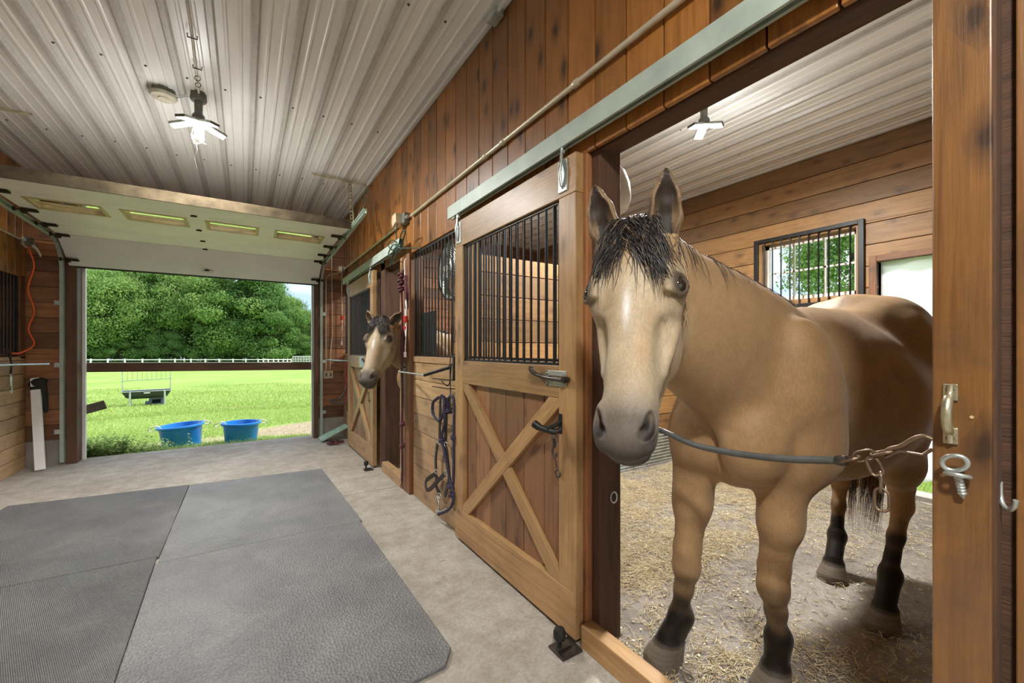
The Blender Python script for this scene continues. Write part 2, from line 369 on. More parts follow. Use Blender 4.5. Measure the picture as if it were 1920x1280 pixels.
def mat_coat():
    m, N, L, B = new_mat('short_horse_coat'); c = attr(N, 'coat', 'Color'); tc = N.new('ShaderNodeTexCoord').outputs['Object']
    f = noise(N, L, mapping(N, L, tc, (260, 260, 55)), 1, 4, .7, .4); b = noise(N, L, tc, 9, 5, .6)
    r = ramp(N, [(.3, (.80, .78, .75)), (.7, (1.12, 1.12, 1.12))]); L.new(f, r.inputs[0])
    r2 = ramp(N, [(.35, (.86, .84, .81)), (.68, (1.08, 1.08, 1.08))]); L.new(b, r2.inputs[0])
    L.new(mixc(N, L, 1, mixc(N, L, 1, c, r.outputs[0], 'MULTIPLY'), r2.outputs[0], 'MULTIPLY'), B.inputs['Base Color'])
    B.inputs['Roughness'].default_value = .52; B.inputs['Sheen Weight'].default_value = .08; B.inputs['Sheen Roughness'].default_value = .4
    B.inputs['Specular IOR Level'].default_value = .22
    bump(N, L, math_n(N, L, 'ADD', f, math_n(N, L, 'MULTIPLY', b, 1.5)), .35, .003, B); return m
M['coat'] = mat_coat()
def mat_hair(name, stops):
    m, N, L, B = new_mat(name); r = attr(N, 'r', 'Fac'); c = ramp(N, stops); L.new(r, c.inputs[0]); L.new(c.outputs[0], B.inputs['Base Color'])
    B.inputs['Roughness'].default_value = .4; return m
M['blackhair'] = mat_hair('black_mane_hair', [(0, (.008, .007, .007)), (.75, (.03, .024, .02)), (.9, (.10, .06, .035)), (1, (.30, .19, .10))])
M['tanhair'] = mat_hair('tan_mane_hair', [(0, (.03, .02, .015)), (.4, (.22, .13, .06)), (1, (.50, .34, .17))])
M['tailhair'] = mat_hair('tail_hair', [(0, (.01, .008, .008)), (.5, (.03, .02, .016)), (.7, (.26, .09, .035)), (1, (.42, .22, .12))])

# ---------------------------------------------------------------- the building
CZ = 3.28; XW = 1.27; XL = -2.02; YF = 6.75; XB = 4.92
def struct(o, label=None): return tag(o, label, None, None, 'structure')
def boards(mb, plane, pos, th, u0, u1, v0, v1, w, holes=(), start=None, gap=.004, jitter=0, splice=None):
    """boards stacked along u (width w), running along v. plane: 'xv' vertical boards on plane x (u=y, v=z), 'xh' horizontal on plane x (u=z, v=y), 'yh' horizontal on plane y (u=z, v=x)
    holes: (ua,ub,va,vb)"""
    a = u0 if start is None else start
    while a < u1-1e-4:
        b = min(a+w, u1); a0 = max(a, u0)
        if b-a0 > .012:
            cuts = sorted({a0, b} | {c for h in holes for c in (h[0], h[1]) if a0+.003 < c < b-.003})
            r = random.random()
            vsp = [v0, v1] if not splice else [v0, v0+(v1-v0)*random.uniform(.2, .8), v1]
            for c, d in zip(cuts[:-1], cuts[1:]):
                segs = [(p, q) for p, q in zip(vsp[:-1], vsp[1:])]
                for h in holes:
                    if h[0] < (c+d)/2 < h[1]:
                        ns = []
                        for p, q in segs:
                            if h[3] <= p or h[2] >= q: ns.append((p, q)); continue
                            if h[2] > p: ns.append((p, h[2]))
                            if h[3] < q: ns.append((h[3], q))
                        segs = ns
                g0 = gap/2 if abs(c-a0) < 1e-6 else 0; g1 = gap/2 if abs(d-b) < 1e-6 else 0
                j = random.uniform(0, jitter)
                for k, (p, q) in enumerate(segs):
                    rr = (r+.37*k) % 1 if splice else r
                    if plane == 'xv': mb.box(pos+j, pos+th, c+g0, d-g1, p, q, rr)
                    elif plane == 'xh': mb.box(pos+j, pos+th, p, q, c+g0, d-g1, rr)
                    else: mb.box(p, q, pos+j, pos+th, c+g0, d-g1, rr)
        a += w
    return mb

# floors
struct(MB().box(XL-.1, XW+.06, -3.3, 6.98, -.25, 0).build('floor', M['concrete']), 'worn beige concrete floor of the barn aisle')
struct(MB().box(XW+.06, XB+.12, -1.6, 6.98, -.25, 0).build('floor', M['stallfloor']), 'dusty grey stall floor under scattered straw')
# ribbed ceiling, running along the aisle
per = .229; x0 = -.403-per*9
prof = []; k = 0; x = x0
while x < XB+.2:
    prof += [(x-.026, 0, .55), (x-.015, -.021, 1.0), (x+.015, -.021, .75), (x+.026, 0, .9), (x+.030, 0, .25)]
    for q in (.076, .153): prof += [(x+q-.013, 0, .0), (x+q-.006, -.0055, .12), (x+q+.006, -.0055, .1), (x+q+.013, 0, .05)]
    prof.append((x+per-.03, 0, .2)); x += per
vs = []; rs = []
for y in (-3.3, 6.8):
    for (px, pz, pr) in prof: vs.append((px, y, CZ+pz)); rs.append(pr)
n = len(prof); fs = [(i, i+1, n+i+1, n+i) for i in range(n-1)]
vs += [(prof[0][0], -3.3, CZ+.06), (prof[-1][0], -3.3, CZ+.06), (prof[0][0], 6.8, CZ+.06), (prof[-1][0], 6.8, CZ+.06)]; rs += [0]*4
fs += [(2*n, 2*n+2, 2*n+3, 2*n+1)]
struct(link_mesh('ceiling', vs, fs, M['ceiling'], r=rs), 'white ribbed metal ceiling liner')
# screw heads in rows across the ceiling
mb = MB()
for y in (.6, 2.35, 3.85, 5.4):
    x = x0+.05
    while x < XB:
        if not (XW-.05 < x < XW+.2): mb.lathe([(.008, 0), (.008, -.004), (.004, -.008)], (x, y+random.uniform(-.02, .02), CZ), 8)
        x += per
struct(mb.build('trim_1', M['darkmetal']), 'small screws in the ceiling liner')
struct(MB().prism([(0, 0), (.05, 0), (.05, -.014), (.012, -.014), (.012, -.045), (0, -.045)], (0, 9.9, 0), (XW-.052, -3.2, CZ), ((1, 0, 0), (0, 0, 1))).build('trim_2', M['ceiling']), 'white metal edge trim along the ceiling')

# stall front wall: vertical siding above, posts, header, lower boards
mb = MB(); boards(mb, 'xv', XW, .02, -3.2, YF, 2.17, CZ, .176, start=1.150-.176*25, gap=.007)
struct(mb.build('wall_right', M['siding'], bevel=.003), 'varnished pine vertical siding above the stall doors')
struct(MB().box(XW+.0205, XW+.05, -3.2, YF, 2.19, CZ).build('wall_right', M['darkpost']))
struct(MB().box(XW+.03, XW+.13, -1.5, YF, 2.165, 2.42).build('trim_3', M['darkpost'], bevel=.006), 'rough dark header beam over the stall openings')
mb = MB(); boards(mb, 'xh', XW+.0, .03, 0, 1.225, 1.43, 3.62, .148, gap=.004)
boards(mb, 'xh', XW+.0, .03, 0, 1.225, 4.70, YF, .148, gap=.004)
struct(mb.build('wall_right', M['lowboard'], bevel=.003), 'worn horizontal pine boards below the stall bars')
mb = MB()
mb.box(XW-.005, XW+.035, 2.66, 3.62, 1.19, 1.24); mb.box(XW-.005, XW+.035, 1.43, 2.64, 1.19, 1.24); mb.box(XW-.005, XW+.035, 4.7, 6.7, 1.19, 1.24)
struct(mb.build('trim_4', M['lowboard'], bevel=.003), 'pine cap rail under the bars')
struct(MB().box(.752, XW-.035, 3.925, 3.931, -.001, .0006).build('trim_12', M['rail']), 'dark joint line in the concrete floor')
# posts
def post(x0, x1, y0, y1, z0, z1, mat, lab=None, n='trim_5'):
    return struct(MB().box(x0, x1, y0, y1, z0, z1).build(n, M[mat], bevel=.004), lab)
post(XW+.035, XW+.165, 1.33, 1.47, 0, CZ-.03, 'darkpost', 'rough dark square post behind the open stall door')
post(XW-.0, XW+.035, 1.375, 1.47, 0, 2.17, 'frontwall', None, 'trim_6')
post(XW, XW+.12, 2.60, 2.68, 0, 2.17, 'door', None, 'trim_6')
post(XW-.03, XW+.10, 3.645, 3.84, 0, 2.17, 'frontwall', None, 'trim_5')
post(XW-.035, XW+.02, 3.84, 3.89, 0, 2.16, 'door', None, 'trim_6')
post(XW+.0, XW+.17, 4.52, 4.68, 0, 2.3, 'darkpost', None, 'trim_5')
post(XW, XW+.06, 5.98, 6.06, 0, 2.17, 'frontwall', None, 'trim_6')
# right-hand jamb post and the wall beyond it
jp = MB(); jp.box(1.25, 1.318, .186, .272, 0, 3.2)
struct(jp.build('trim_7', M['jamb'], bevel=.003), 'tall varnished jamb post at the right of the stall opening')
struct(MB().box(1.262, 1.31, .1815, .186, 0, 3.2).build('trim_7', M['darkpost']))
mb = MB(); boards(mb, 'xv', 1.325, .02, -3.2, .168, 0, 3.2, .20, start=-3.232-.0, gap=.006)
struct(mb.build('wall_right', M['jamb'], bevel=.003), 'varnished board wall at the right edge')
struct(MB().box(1.346, 1.40, -3.2, .268, 0, CZ).build('wall_right', M['darkpost']))
# wooden sills in the doorways
struct(MB().box(XW-.035, XW+.035, .272, 1.375, 0, .10).build('trim_8', M['door'], bevel=.004), 'wooden sill board across the near stall doorway')
struct(MB().box(XW-.035, XW+.035, 3.89, 4.52, 0, .10).build('trim_8', M['lowboard'], bevel=.004), 'wooden sill board across the far stall doorway')

# left wall
mb = MB(); boards(mb, 'xv', XL-.02, .02, -3.2, YF, 2.08, CZ, .176, gap=.007)
struct(mb.build('wall_left', M['siding'], bevel=.003), 'varnished pine siding on the left wall')
mb = MB(); boards(mb, 'xh', XL-.02, .02, 0, 1.225, -3.2, 6.72, .148, gap=.005)
struct(mb.build('wall_left', M['lowboard'], bevel=.003), 'worn horizontal boards low on the left wall')
mb = MB(); boards(mb, 'xh', XL-1.2, .02, 0, CZ, -3.2, YF, .148, gap=.005)
struct(mb.build('wall_left', M['frontwall']))
post(XL-.06, XL, 6.6, 6.72, 1.2, 2.1, 'frontwall', None, 'trim_6')

# end wall around the overhead door opening
hole = [(-.1, 2.30, -1.62, .86)]
mb = MB(); boards(mb, 'yh', YF, .03, .28, CZ, XL-1.2, XB, .172, holes=hole, gap=.005, splice=False)
struct(mb.build('wall_front', M['frontwall'], bevel=.003), 'dark stained horizontal boards around the overhead door')
mb = MB(); mb.box(XL-1.2, -1.62, YF+.002, YF+.2, 0, .28); mb.box(.86, XB, YF+.002, YF+.2, 0, .28)
struct(mb.build('wall_front', M['block']), 'concrete footing under the end wall boards')
mb = MB(); mb.box(XL-1.2, -1.66, YF+.031, YF+.16, .28, CZ); mb.box(.90, XB, YF+.031, YF+.16, .28, CZ); mb.box(-1.66, .90, YF+.031, YF+.16, 2.34, CZ)
struct(mb.build('wall_front', M['block']))
mb = MB(); mb.box(-1.705, -1.615, YF-.035, YF+.14, 0, 2.32); mb.box(.855, .915, YF-.035, YF+.14, 0, 2.32)
struct(mb.build('door_1', M['rail'], bevel=.003), 'dark wooden jambs of the overhead door opening')
mb = MB(); mb.box(-1.66, -1.588, YF+.141, YF+.19, -.1, 2.34); mb.box(.845, .90, YF+.141, YF+.19, -.1, 2.34); mb.box(-1.66, .9, YF+.141, YF+.19, 2.30, 2.4)
struct(mb.build('trim_9', M['fence']), 'white exterior trim around the overhead door opening')

# stall back wall with window and outside doorway
WY0, WY1, WZ0, WZ1 = 1.565, 2.49, 1.80, 2.50
holes = [(WZ0, WZ1, WY0, WY1), (-.1, 2.11, .33, 1.435)]
mb = MB(); boards(mb, 'xh', XB, .03, 0, CZ, -1.6, YF, .2, holes=holes, start=CZ-.2*17, gap=.006)
struct(mb.build('wall_back', M['stall'], bevel=.003), 'wide horizontal pine boards on the stall back wall')
mb = MB(); t0, t1 = XB+.031, XB+.16
mb.box(t0, t1, -1.6, .33, 0, CZ); mb.box(t0, t1, .33, 1.435, 2.11, CZ); mb.box(t0, t1, 1.435, WY0, 0, CZ); mb.box(t0, t1, WY0, WY1, 0, WZ0); mb.box(t0, t1, WY0, WY1, WZ1, CZ); mb.box(t0, t1, WY1, YF, 0, CZ)
struct(mb.build('wall_back', M['block']))
# window
mb = MB(); mb.box(XB+.0, XB+.15, WY0, WY0+.03, WZ0, WZ1); mb.box(XB, XB+.15, WY1-.03, WY1, WZ0, WZ1); mb.box(XB, XB+.15, WY0+.03, WY1-.03, WZ1-.03, WZ1); mb.box(XB, XB+.15, WY0+.03, WY1-.03, WZ0, WZ0+.03)
win = struct(mb.build('window_1', M['stall']), 'small barred window in the stall back wall')
mb = MB(); a, b, c, d = WY0+.03, WY1-.03, WZ0+.03, WZ1-.03
mb.box(XB+.09, XB+.12, a, a+.04, c, d); mb.box(XB+.09, XB+.12, b-.04, b, c, d); mb.box(XB+.09, XB+.12, a, b, c, c+.045); mb.box(XB+.09, XB+.12, a, b, d-.045, d)
for q in (1, 2): mb.box(XB+.096, XB+.116, a+(b-a)*q/3-.009, a+(b-a)*q/3+.009, c, d)
mb.box(XB+.096, XB+.116, a, b, (c+d)/2-.009, (c+d)/2+.009)
mb.build('sash', M['winframe'], win)
MB().box(XB+.104, XB+.108, a+.04, b-.04, c+.045, d-.045).build('pane', M['clear'], win)
# outside stall doorway
mb = MB(); mb.box(XB-.025, XB+.1, 1.435, 1.49, 0, 2.165); mb.box(XB-.025, XB+.1, .28, 1.435, 2.11, 2.165); mb.box(XB-.025, XB+.1, .28, .33, 0, 2.11)
struct(mb.build('door_2', M['frontwall'], bevel=.003), 'wooden frame of the outside doorway at the back of the stall')
struct(MB().box(XB-.02, XB+.18, .33, 1.435, -.03, .035).build('trim_10', M['block']), 'pale doorway sill')
# partitions between the stalls
mb = MB(); boards(mb, 'yh', 3.12, .04, .36, 2.11, XW+.18, XB-.01, .2, gap=.008)
struct(mb.build('wall_partition', M['stall'], bevel=.003), 'board partition between the two stalls')
mb = MB(); mb.box(XW+.19, XW+.27, 3.165, 3.24, 0, 2.16); mb.box(3.05, 3.13, 3.10, 3.12, 0, 2.11)
struct(mb.build('trim_5', M['darkpost'], bevel=.004))
pts = []; xx = XW+.17
prf = [(3.115 if i % 2 else 3.098, .01+i*.0175) for i in range(21)]
vs = [(xa, p[0], p[1]) for xa in (XW+.17, XB-.01) for p in prf]; n = len(prf)
kick = link_mesh('kick_panel', vs, [(i, i+1, n+i+1, n+i) for i in range(n-1)], M['galv'])
md = kick.modifiers.new('solid', 'SOLIDIFY'); md.thickness = .003
struct(kick, None); kick.name = 'trim_11'; kick['label'] = 'corrugated grey metal kick panel along the partition'
mb = MB(); boards(mb, 'yh', -1.6, .04, 0, CZ, XW+.05, XB, .2, gap=.006)
struct(mb.build('wall_partition', M['stall']))
mb = MB(); boards(mb, 'xh', XB-.03, .026, .0, 2.1, 3.2, YF-.01, .2, gap=.006)
struct(mb.build('wall_back', M['stall']))
# far end of the aisle, behind the photographer, open doorway added for daylight
mb = MB(); mb.box(XL-1.2, -1.95, -3.3, -3.2, 0, CZ); mb.box(1.2, XB, -3.3, -3.2, 0, CZ); mb.box(-1.95, 1.2, -3.3, -3.2, 2.95, CZ)
struct(mb.build('wall_rear', M['siding']))
mb = MB(); mb.box(XL-1.2, XL-.02, -3.2, 6.98, -.25, 0); struct(mb.build('floor', M['stallfloor']))
struct(MB().box(XL-1.3, XL-.03, -3.3, 6.8, CZ, CZ+.05).build('ceiling', M['ceiling']))

struct(MB().box(-4.5, 4.0, -11, -3.31, -.25, -.01).build('floor', M['concrete']), 'unseen concrete apron added behind the barn to bounce sunlight inside')  # added slab out of view, reflects sun up onto the ceiling

# ---------------------------------------------------------------- sliding stall doors
def stall_door(xf, y0, y1, label, bars=15, diag_flip=False):
    """xf: face towards the aisle; the slab is 0.045 thick"""
    T = .045; z0, z1 = .025, 2.17; st = .118; tr = .175
    root = empty('stall_door', (xf+T/2, (y0+y1)/2, 0), label, 'stall door', 'sliding stall doors')
    W = M['door']
    for (a, b) in ((y0, y0+st), (y1-st, y1)):
        MB().box(xf, xf+T, a, b, z0+.2005, z1-tr-.0005).build('stile', W, root, bevel=.003)
    MB().box(xf, xf+T, y0, y1, z1-tr, z1).build('top_rail', W, root, bevel=.003)
    MB().box(xf+.001, xf+T, y0+st, y1-st, 1.075, 1.225).build('middle_rail', W, root, bevel=.003)
    MB().box(xf-.002, xf+T, y0+.0, y1-.0, z0, z0+.20).build('bottom_rail', W, root, bevel=.003)
    a, b, c, d = y0+st, y1-st, z0+.20, 1.075
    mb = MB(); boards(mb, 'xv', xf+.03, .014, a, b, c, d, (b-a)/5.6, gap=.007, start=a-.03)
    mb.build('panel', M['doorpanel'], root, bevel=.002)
    # crossed braces, mitred to the frame
    def brace(p, q, thick):
        P, Q = Vector((0, *p)), Vector((0, *q)); dr = (Q-P).normalized(); nr = Vector((0, -dr.z, dr.y)); h = .038
        mbx = MB(); mbx.obox((xf+thick[0]/2+thick[1]/2, (p[0]+q[0])/2, (p[1]+q[1])/2), (dr, nr, (1, 0, 0)), ((Q-P).length, 2*h, thick[1]-thick[0])); return mbx
    e = .045
    br = MB(); 
    A, Bp, C, D = (a+.0+e, d-.025), (b-e, c+.025), (a+e, c+.025), (b-e, d-.025)
    # long brace whole, second brace in two pieces
    def cut_brace(p, q):
        P, Q = Vector((0, *p)), Vector((0, *q)); dr = (Q-P).normalized(); nr = Vector((0, -dr.z, dr.y)); h = .04
        L = (Q-P).length; pts = [P-dr*.2+nr*h, Q+dr*.2+nr*h, Q+dr*.2-nr*h, P-dr*.2-nr*h]
        poly = [(v.y, v.z) for v in pts]
        def clip(poly, f, s):
            out = []
            for i in range(len(poly)):
                u, v = poly[i], poly[(i+1) % len(poly)]; fu, fv = f(u), f(v)
                if fu >= 0: out.append(u)
                if (fu >= 0) != (fv >= 0):
                    t = fu/(fu-fv); out.append((u[0]+(v[0]-u[0])*t, u[1]+(v[1]-u[1])*t))
            return out
        for f in (lambda u: u[0]-a-.001, lambda u: b-.001-u[0], lambda u: u[1]-c-.001, lambda u: d-.001-u[1]): poly = clip(poly, f, 0)
        return poly, dr
    p1, d1 = cut_brace(A, Bp)
    mb = MB(); r = random.random(); X0 = xf+.002; n_ = len(p1)
    def extr(poly, dr, X0, X1):
        m_ = MB(); vs = [(X0, p[0], p[1]) for p in poly]+[(X1, p[0], p[1]) for p in poly]; n = len(poly)
        nr = (-dr.z, dr.y); gs = [(p[0]*dr.y+p[1]*dr.z, p[0]*nr[0]+p[1]*nr[1], 0) for p in poly]; gs = [(g[0]+r*5, g[1], 0) for g in gs]+[(g[0]+r*5, g[1], .03) for g in gs]
        m_._add(vs, [tuple(range(n)), tuple(range(2*n-1, n-1, -1))]+[(i, n+i, n+(i+1) % n, (i+1) % n) for i in range(n)], gs, r); return m_
    extr(p1, d1, xf+.002, xf+.030).build('brace', W, root, bevel=.002)
    p2, d2 = cut_brace(C, D); r = random.random()
    # split the second brace where it meets the first
    cen = Vector((0, (a+b)/2, (c+d)/2)); nr1 = Vector((0, -d1.z, d1.y))
    for sgn in (1, -1):
        f = lambda u: sgn*((u[0]-cen.y)*nr1.y+(u[1]-cen.z)*nr1.z)-.041
        out = []
        for i in range(len(p2)):
            u, v = p2[i], p2[(i+1) % len(p2)]; fu, fv = f(u), f(v)
            if fu >= 0: out.append(u)
            if (fu >= 0) != (fv >= 0): t = fu/(fu-fv); out.append((u[0]+(v[0]-u[0])*t, u[1]+(v[1]-u[1])*t))
        extr(out, d2, xf+.003, xf+.029).build('brace', W, root, bevel=.002)
    # bars in a black frame
    zb, zt = 1.225, z1-tr; mb = MB(); q = xf+.02
    mb.box(q-.006, q+.012, a, a+.022, zb, zt); mb.box(q-.006, q+.012, b-.022, b, zb, zt); mb.box(q-.006, q+.012, a, b, zb, zb+.012); mb.box(q-.006, q+.012, a, b, zt-.012, zt)
    mb.build('bar_frame', M['blackmetal'], root)
    for k in range(1, bars+1):
        y = a+(b-a)*k/(bars+1)
        MB().tube([(q+.003, y, zb), (q+.003, y, zt)], .0062, 8).build('bar', M['blackmetal'], root, smooth=True)
    # strap hangers that ride in the track
    for y in (y0+.085, y1-.06):
        h = MB(); h.box(xf-.006, xf, y-.032, y+.032, z1-.155, z1-.01)
        hg = h.build('hanger', M['galv'], root, bevel=.004)
        w = MB(); w.tube(spline([(xf-.012, y, z1-.13), (xf-.022, y, z1-.07), (xf-.012, y, z1-.01), (xf-.008, y, z1+.045)], 5), .007, 8)
        w.lathe([(.012, -.02), (.012, .02)], (xf-.004, y, z1+.055), 12, (0, 1, 0)); w.lathe([(.012, 0), (.012, .012)], (xf-.004, y, z1+.02), 6)
        for (dy, dz) in ((-.018, -.05), (.018, -.05), (0, -.135)): w.lathe([(.006, 0), (.006, .004), (.003, .006)], (xf-.006, y+dy, z1+dz), 8, (-1, 0, 0))
        w.build('roller_bolt', M['galv'], hg, smooth=True)
    return root
def slide_track(y0, y1, z0, x, label):
    t = MB(); h = .085; wd = .042
    prof = [(0, 0), (0, h), (wd, h), (wd, 0), (wd-.012, 0), (wd-.012, .004), (wd-.004, .004), (wd-.004, h-.004), (.004, h-.004), (.004, .004), (.012, .004), (.012, 0)]
    t.prism(prof, (0, y1-y0, 0), (x, y0, z0), ((1, 0, 0), (0, 0, 1)))
    o = t.build('door_track', M['track'], bevel=.0015, loc=(x, y1, z0)); tag(o, label, 'door track')
    root = o
    yy = y1-.5
    while yy > y0+.05:
        MB().box(x+wd, XW+.001, yy-.02, yy+.02, z0+.02, z0+h+.004).build('wall_bracket', M['track'], root); yy -= .6
    return o

d1 = stall_door(1.222, 1.392, 2.64, 'near crossbuck stall door with black bars, slid open beside the large horse', 15)
d2 = stall_door(1.178, 4.66, 5.98, 'far crossbuck stall door with black bars beside the small horse head', 15)
slide_track(-1.2, 2.73, 2.215, 1.205, 'long pale galvanised door track above the near stall door')
slide_track(3.70, 6.28, 2.215, 1.168, 'pale galvanised door track above the far stall door')

# latch on the near door, and on the far door
def latch(root, x, y, z, s=1, tagname='latch'):
    p = MB(); p.box(x-.004, x, y-.075*s, y+.07*s, z+.012, z+.036); p.box(x-.004, x, y-.075*s, y+.07*s, z-.036, z-.012); p.box(x-.004, x, y+.055*s, y+.075*s, z-.036, z+.036)
    for a in (-.06, .06):
        for b in (-.024, .024): p.lathe([(.006, 0), (.006, .004)], (x-.004, y+a*s, z+b), 8, (-1, 0, 0))
    l = p.build('latch', M['galv'], root, bevel=.001)
    h = MB(); h.tube(spline([(x-.012, y-.09*s, z-.006), (x-.022, y, z+.0), (x-.02, y+.07*s, z+.004), (x-.028, y+.13*s, z+.018), (x-.034, y+.155*s, z+.036), (x-.03, y+.16*s, z+.05)], 5), [.009]*5+[.01]*5+[.011]*5+[.012]*5+[.012]*5+[.01], 8)
    h.lathe([(.014, 0), (.016, .02), (.014, .03)], (x-.004, y-.09*s, z), 10, (-1, 0, 0))
    h.build('latch_handle', M['darkmetal'], l, smooth=True)
latch(d1, 1.222, 1.53, 1.165)
latch(d2, 1.178, 4.83, 1.15)
pl = MB().box(1.172, 1.178, 5.05, 5.28, 1.09, 1.215); pl.build('metal_plate', M['galv'], d2, bevel=.001)

# black blanket hook with snap hanging on the near door, same on the far door
def door_hook(x, y, z, door):
    h = MB(); h.tube(spline([(x, y-.03, z-.02), (x-.03, y-.02, z-.03), (x-.075, y+.03, z-.015), (x-.095, y+.06, z+.005)], 5), [.012]*6+[.015]*5+[.019]*4+[.012], 10)
    h.tube(spline([(x, y-.03, z+.02), (x-.03, y-.025, z+.0), (x-.06, y+.0, z-.015)], 5), .01, 8); h.box(x-.006, x, y-.04, y-.015, z-.04, z+.05)
    r = h.build('blanket_hook', M['blackmetal'], door, smooth=True)
    s = MB(); s.ring((x-.03, y-.015, z-.055), .013, .003, (0, 1, 0)); s.tube([(x-.03, y-.015, z-.065), (x-.028, y-.015, z-.10)], .007, 8)
    s.tube(spline([(x-.028, y-.015, z-.10), (x-.03, y-.0, z-.125), (x-.02, y-.012, z-.15), (x-.018, y-.02, z-.13)], 5), .004, 8)
    s.tube([(x-.025, y-.014, z-.15), (x-.015, y-.02, z-.21)], .003, 6); s.ring((x-.013, y-.02, z-.225), .015, .0035, (1, .2, 0))
    s.build('snap', M['darkmetal'], r, smooth=True); return r
door_hook(1.225, 1.525, .955, d1)
door_hook(1.181, 4.80, .955, d2)

# floor guides
def guide(x, y, label, s=1):
    r = empty('door_guide', (x, y, 0), label, 'door guide')
    p = MB(); p.box(x-.06*s, x+.05*s, y-.05*s, y+.05*s, 0, .012); p.box(x-.05*s, x+.02*s, y-.012*s, y+.012*s, .012, .022)
    p.build('base_plate', M['darkmetal'], r, bevel=.002)
    MB().lathe([(.009, .012), (.009, .05), (.024*s, .052), (.027*s, .06), (.027*s, .085), (.022*s, .095), (.006, .098)], (x-.03*s, y+.01, 0), 20).build('roller', M['blackmetal'], r, smooth=True)
guide(1.175, 1.40, 'black floor roller guide at the foot of the near stall door')
guide(1.13, 4.64, 'small metal floor guide at the foot of the far stall door', .85)
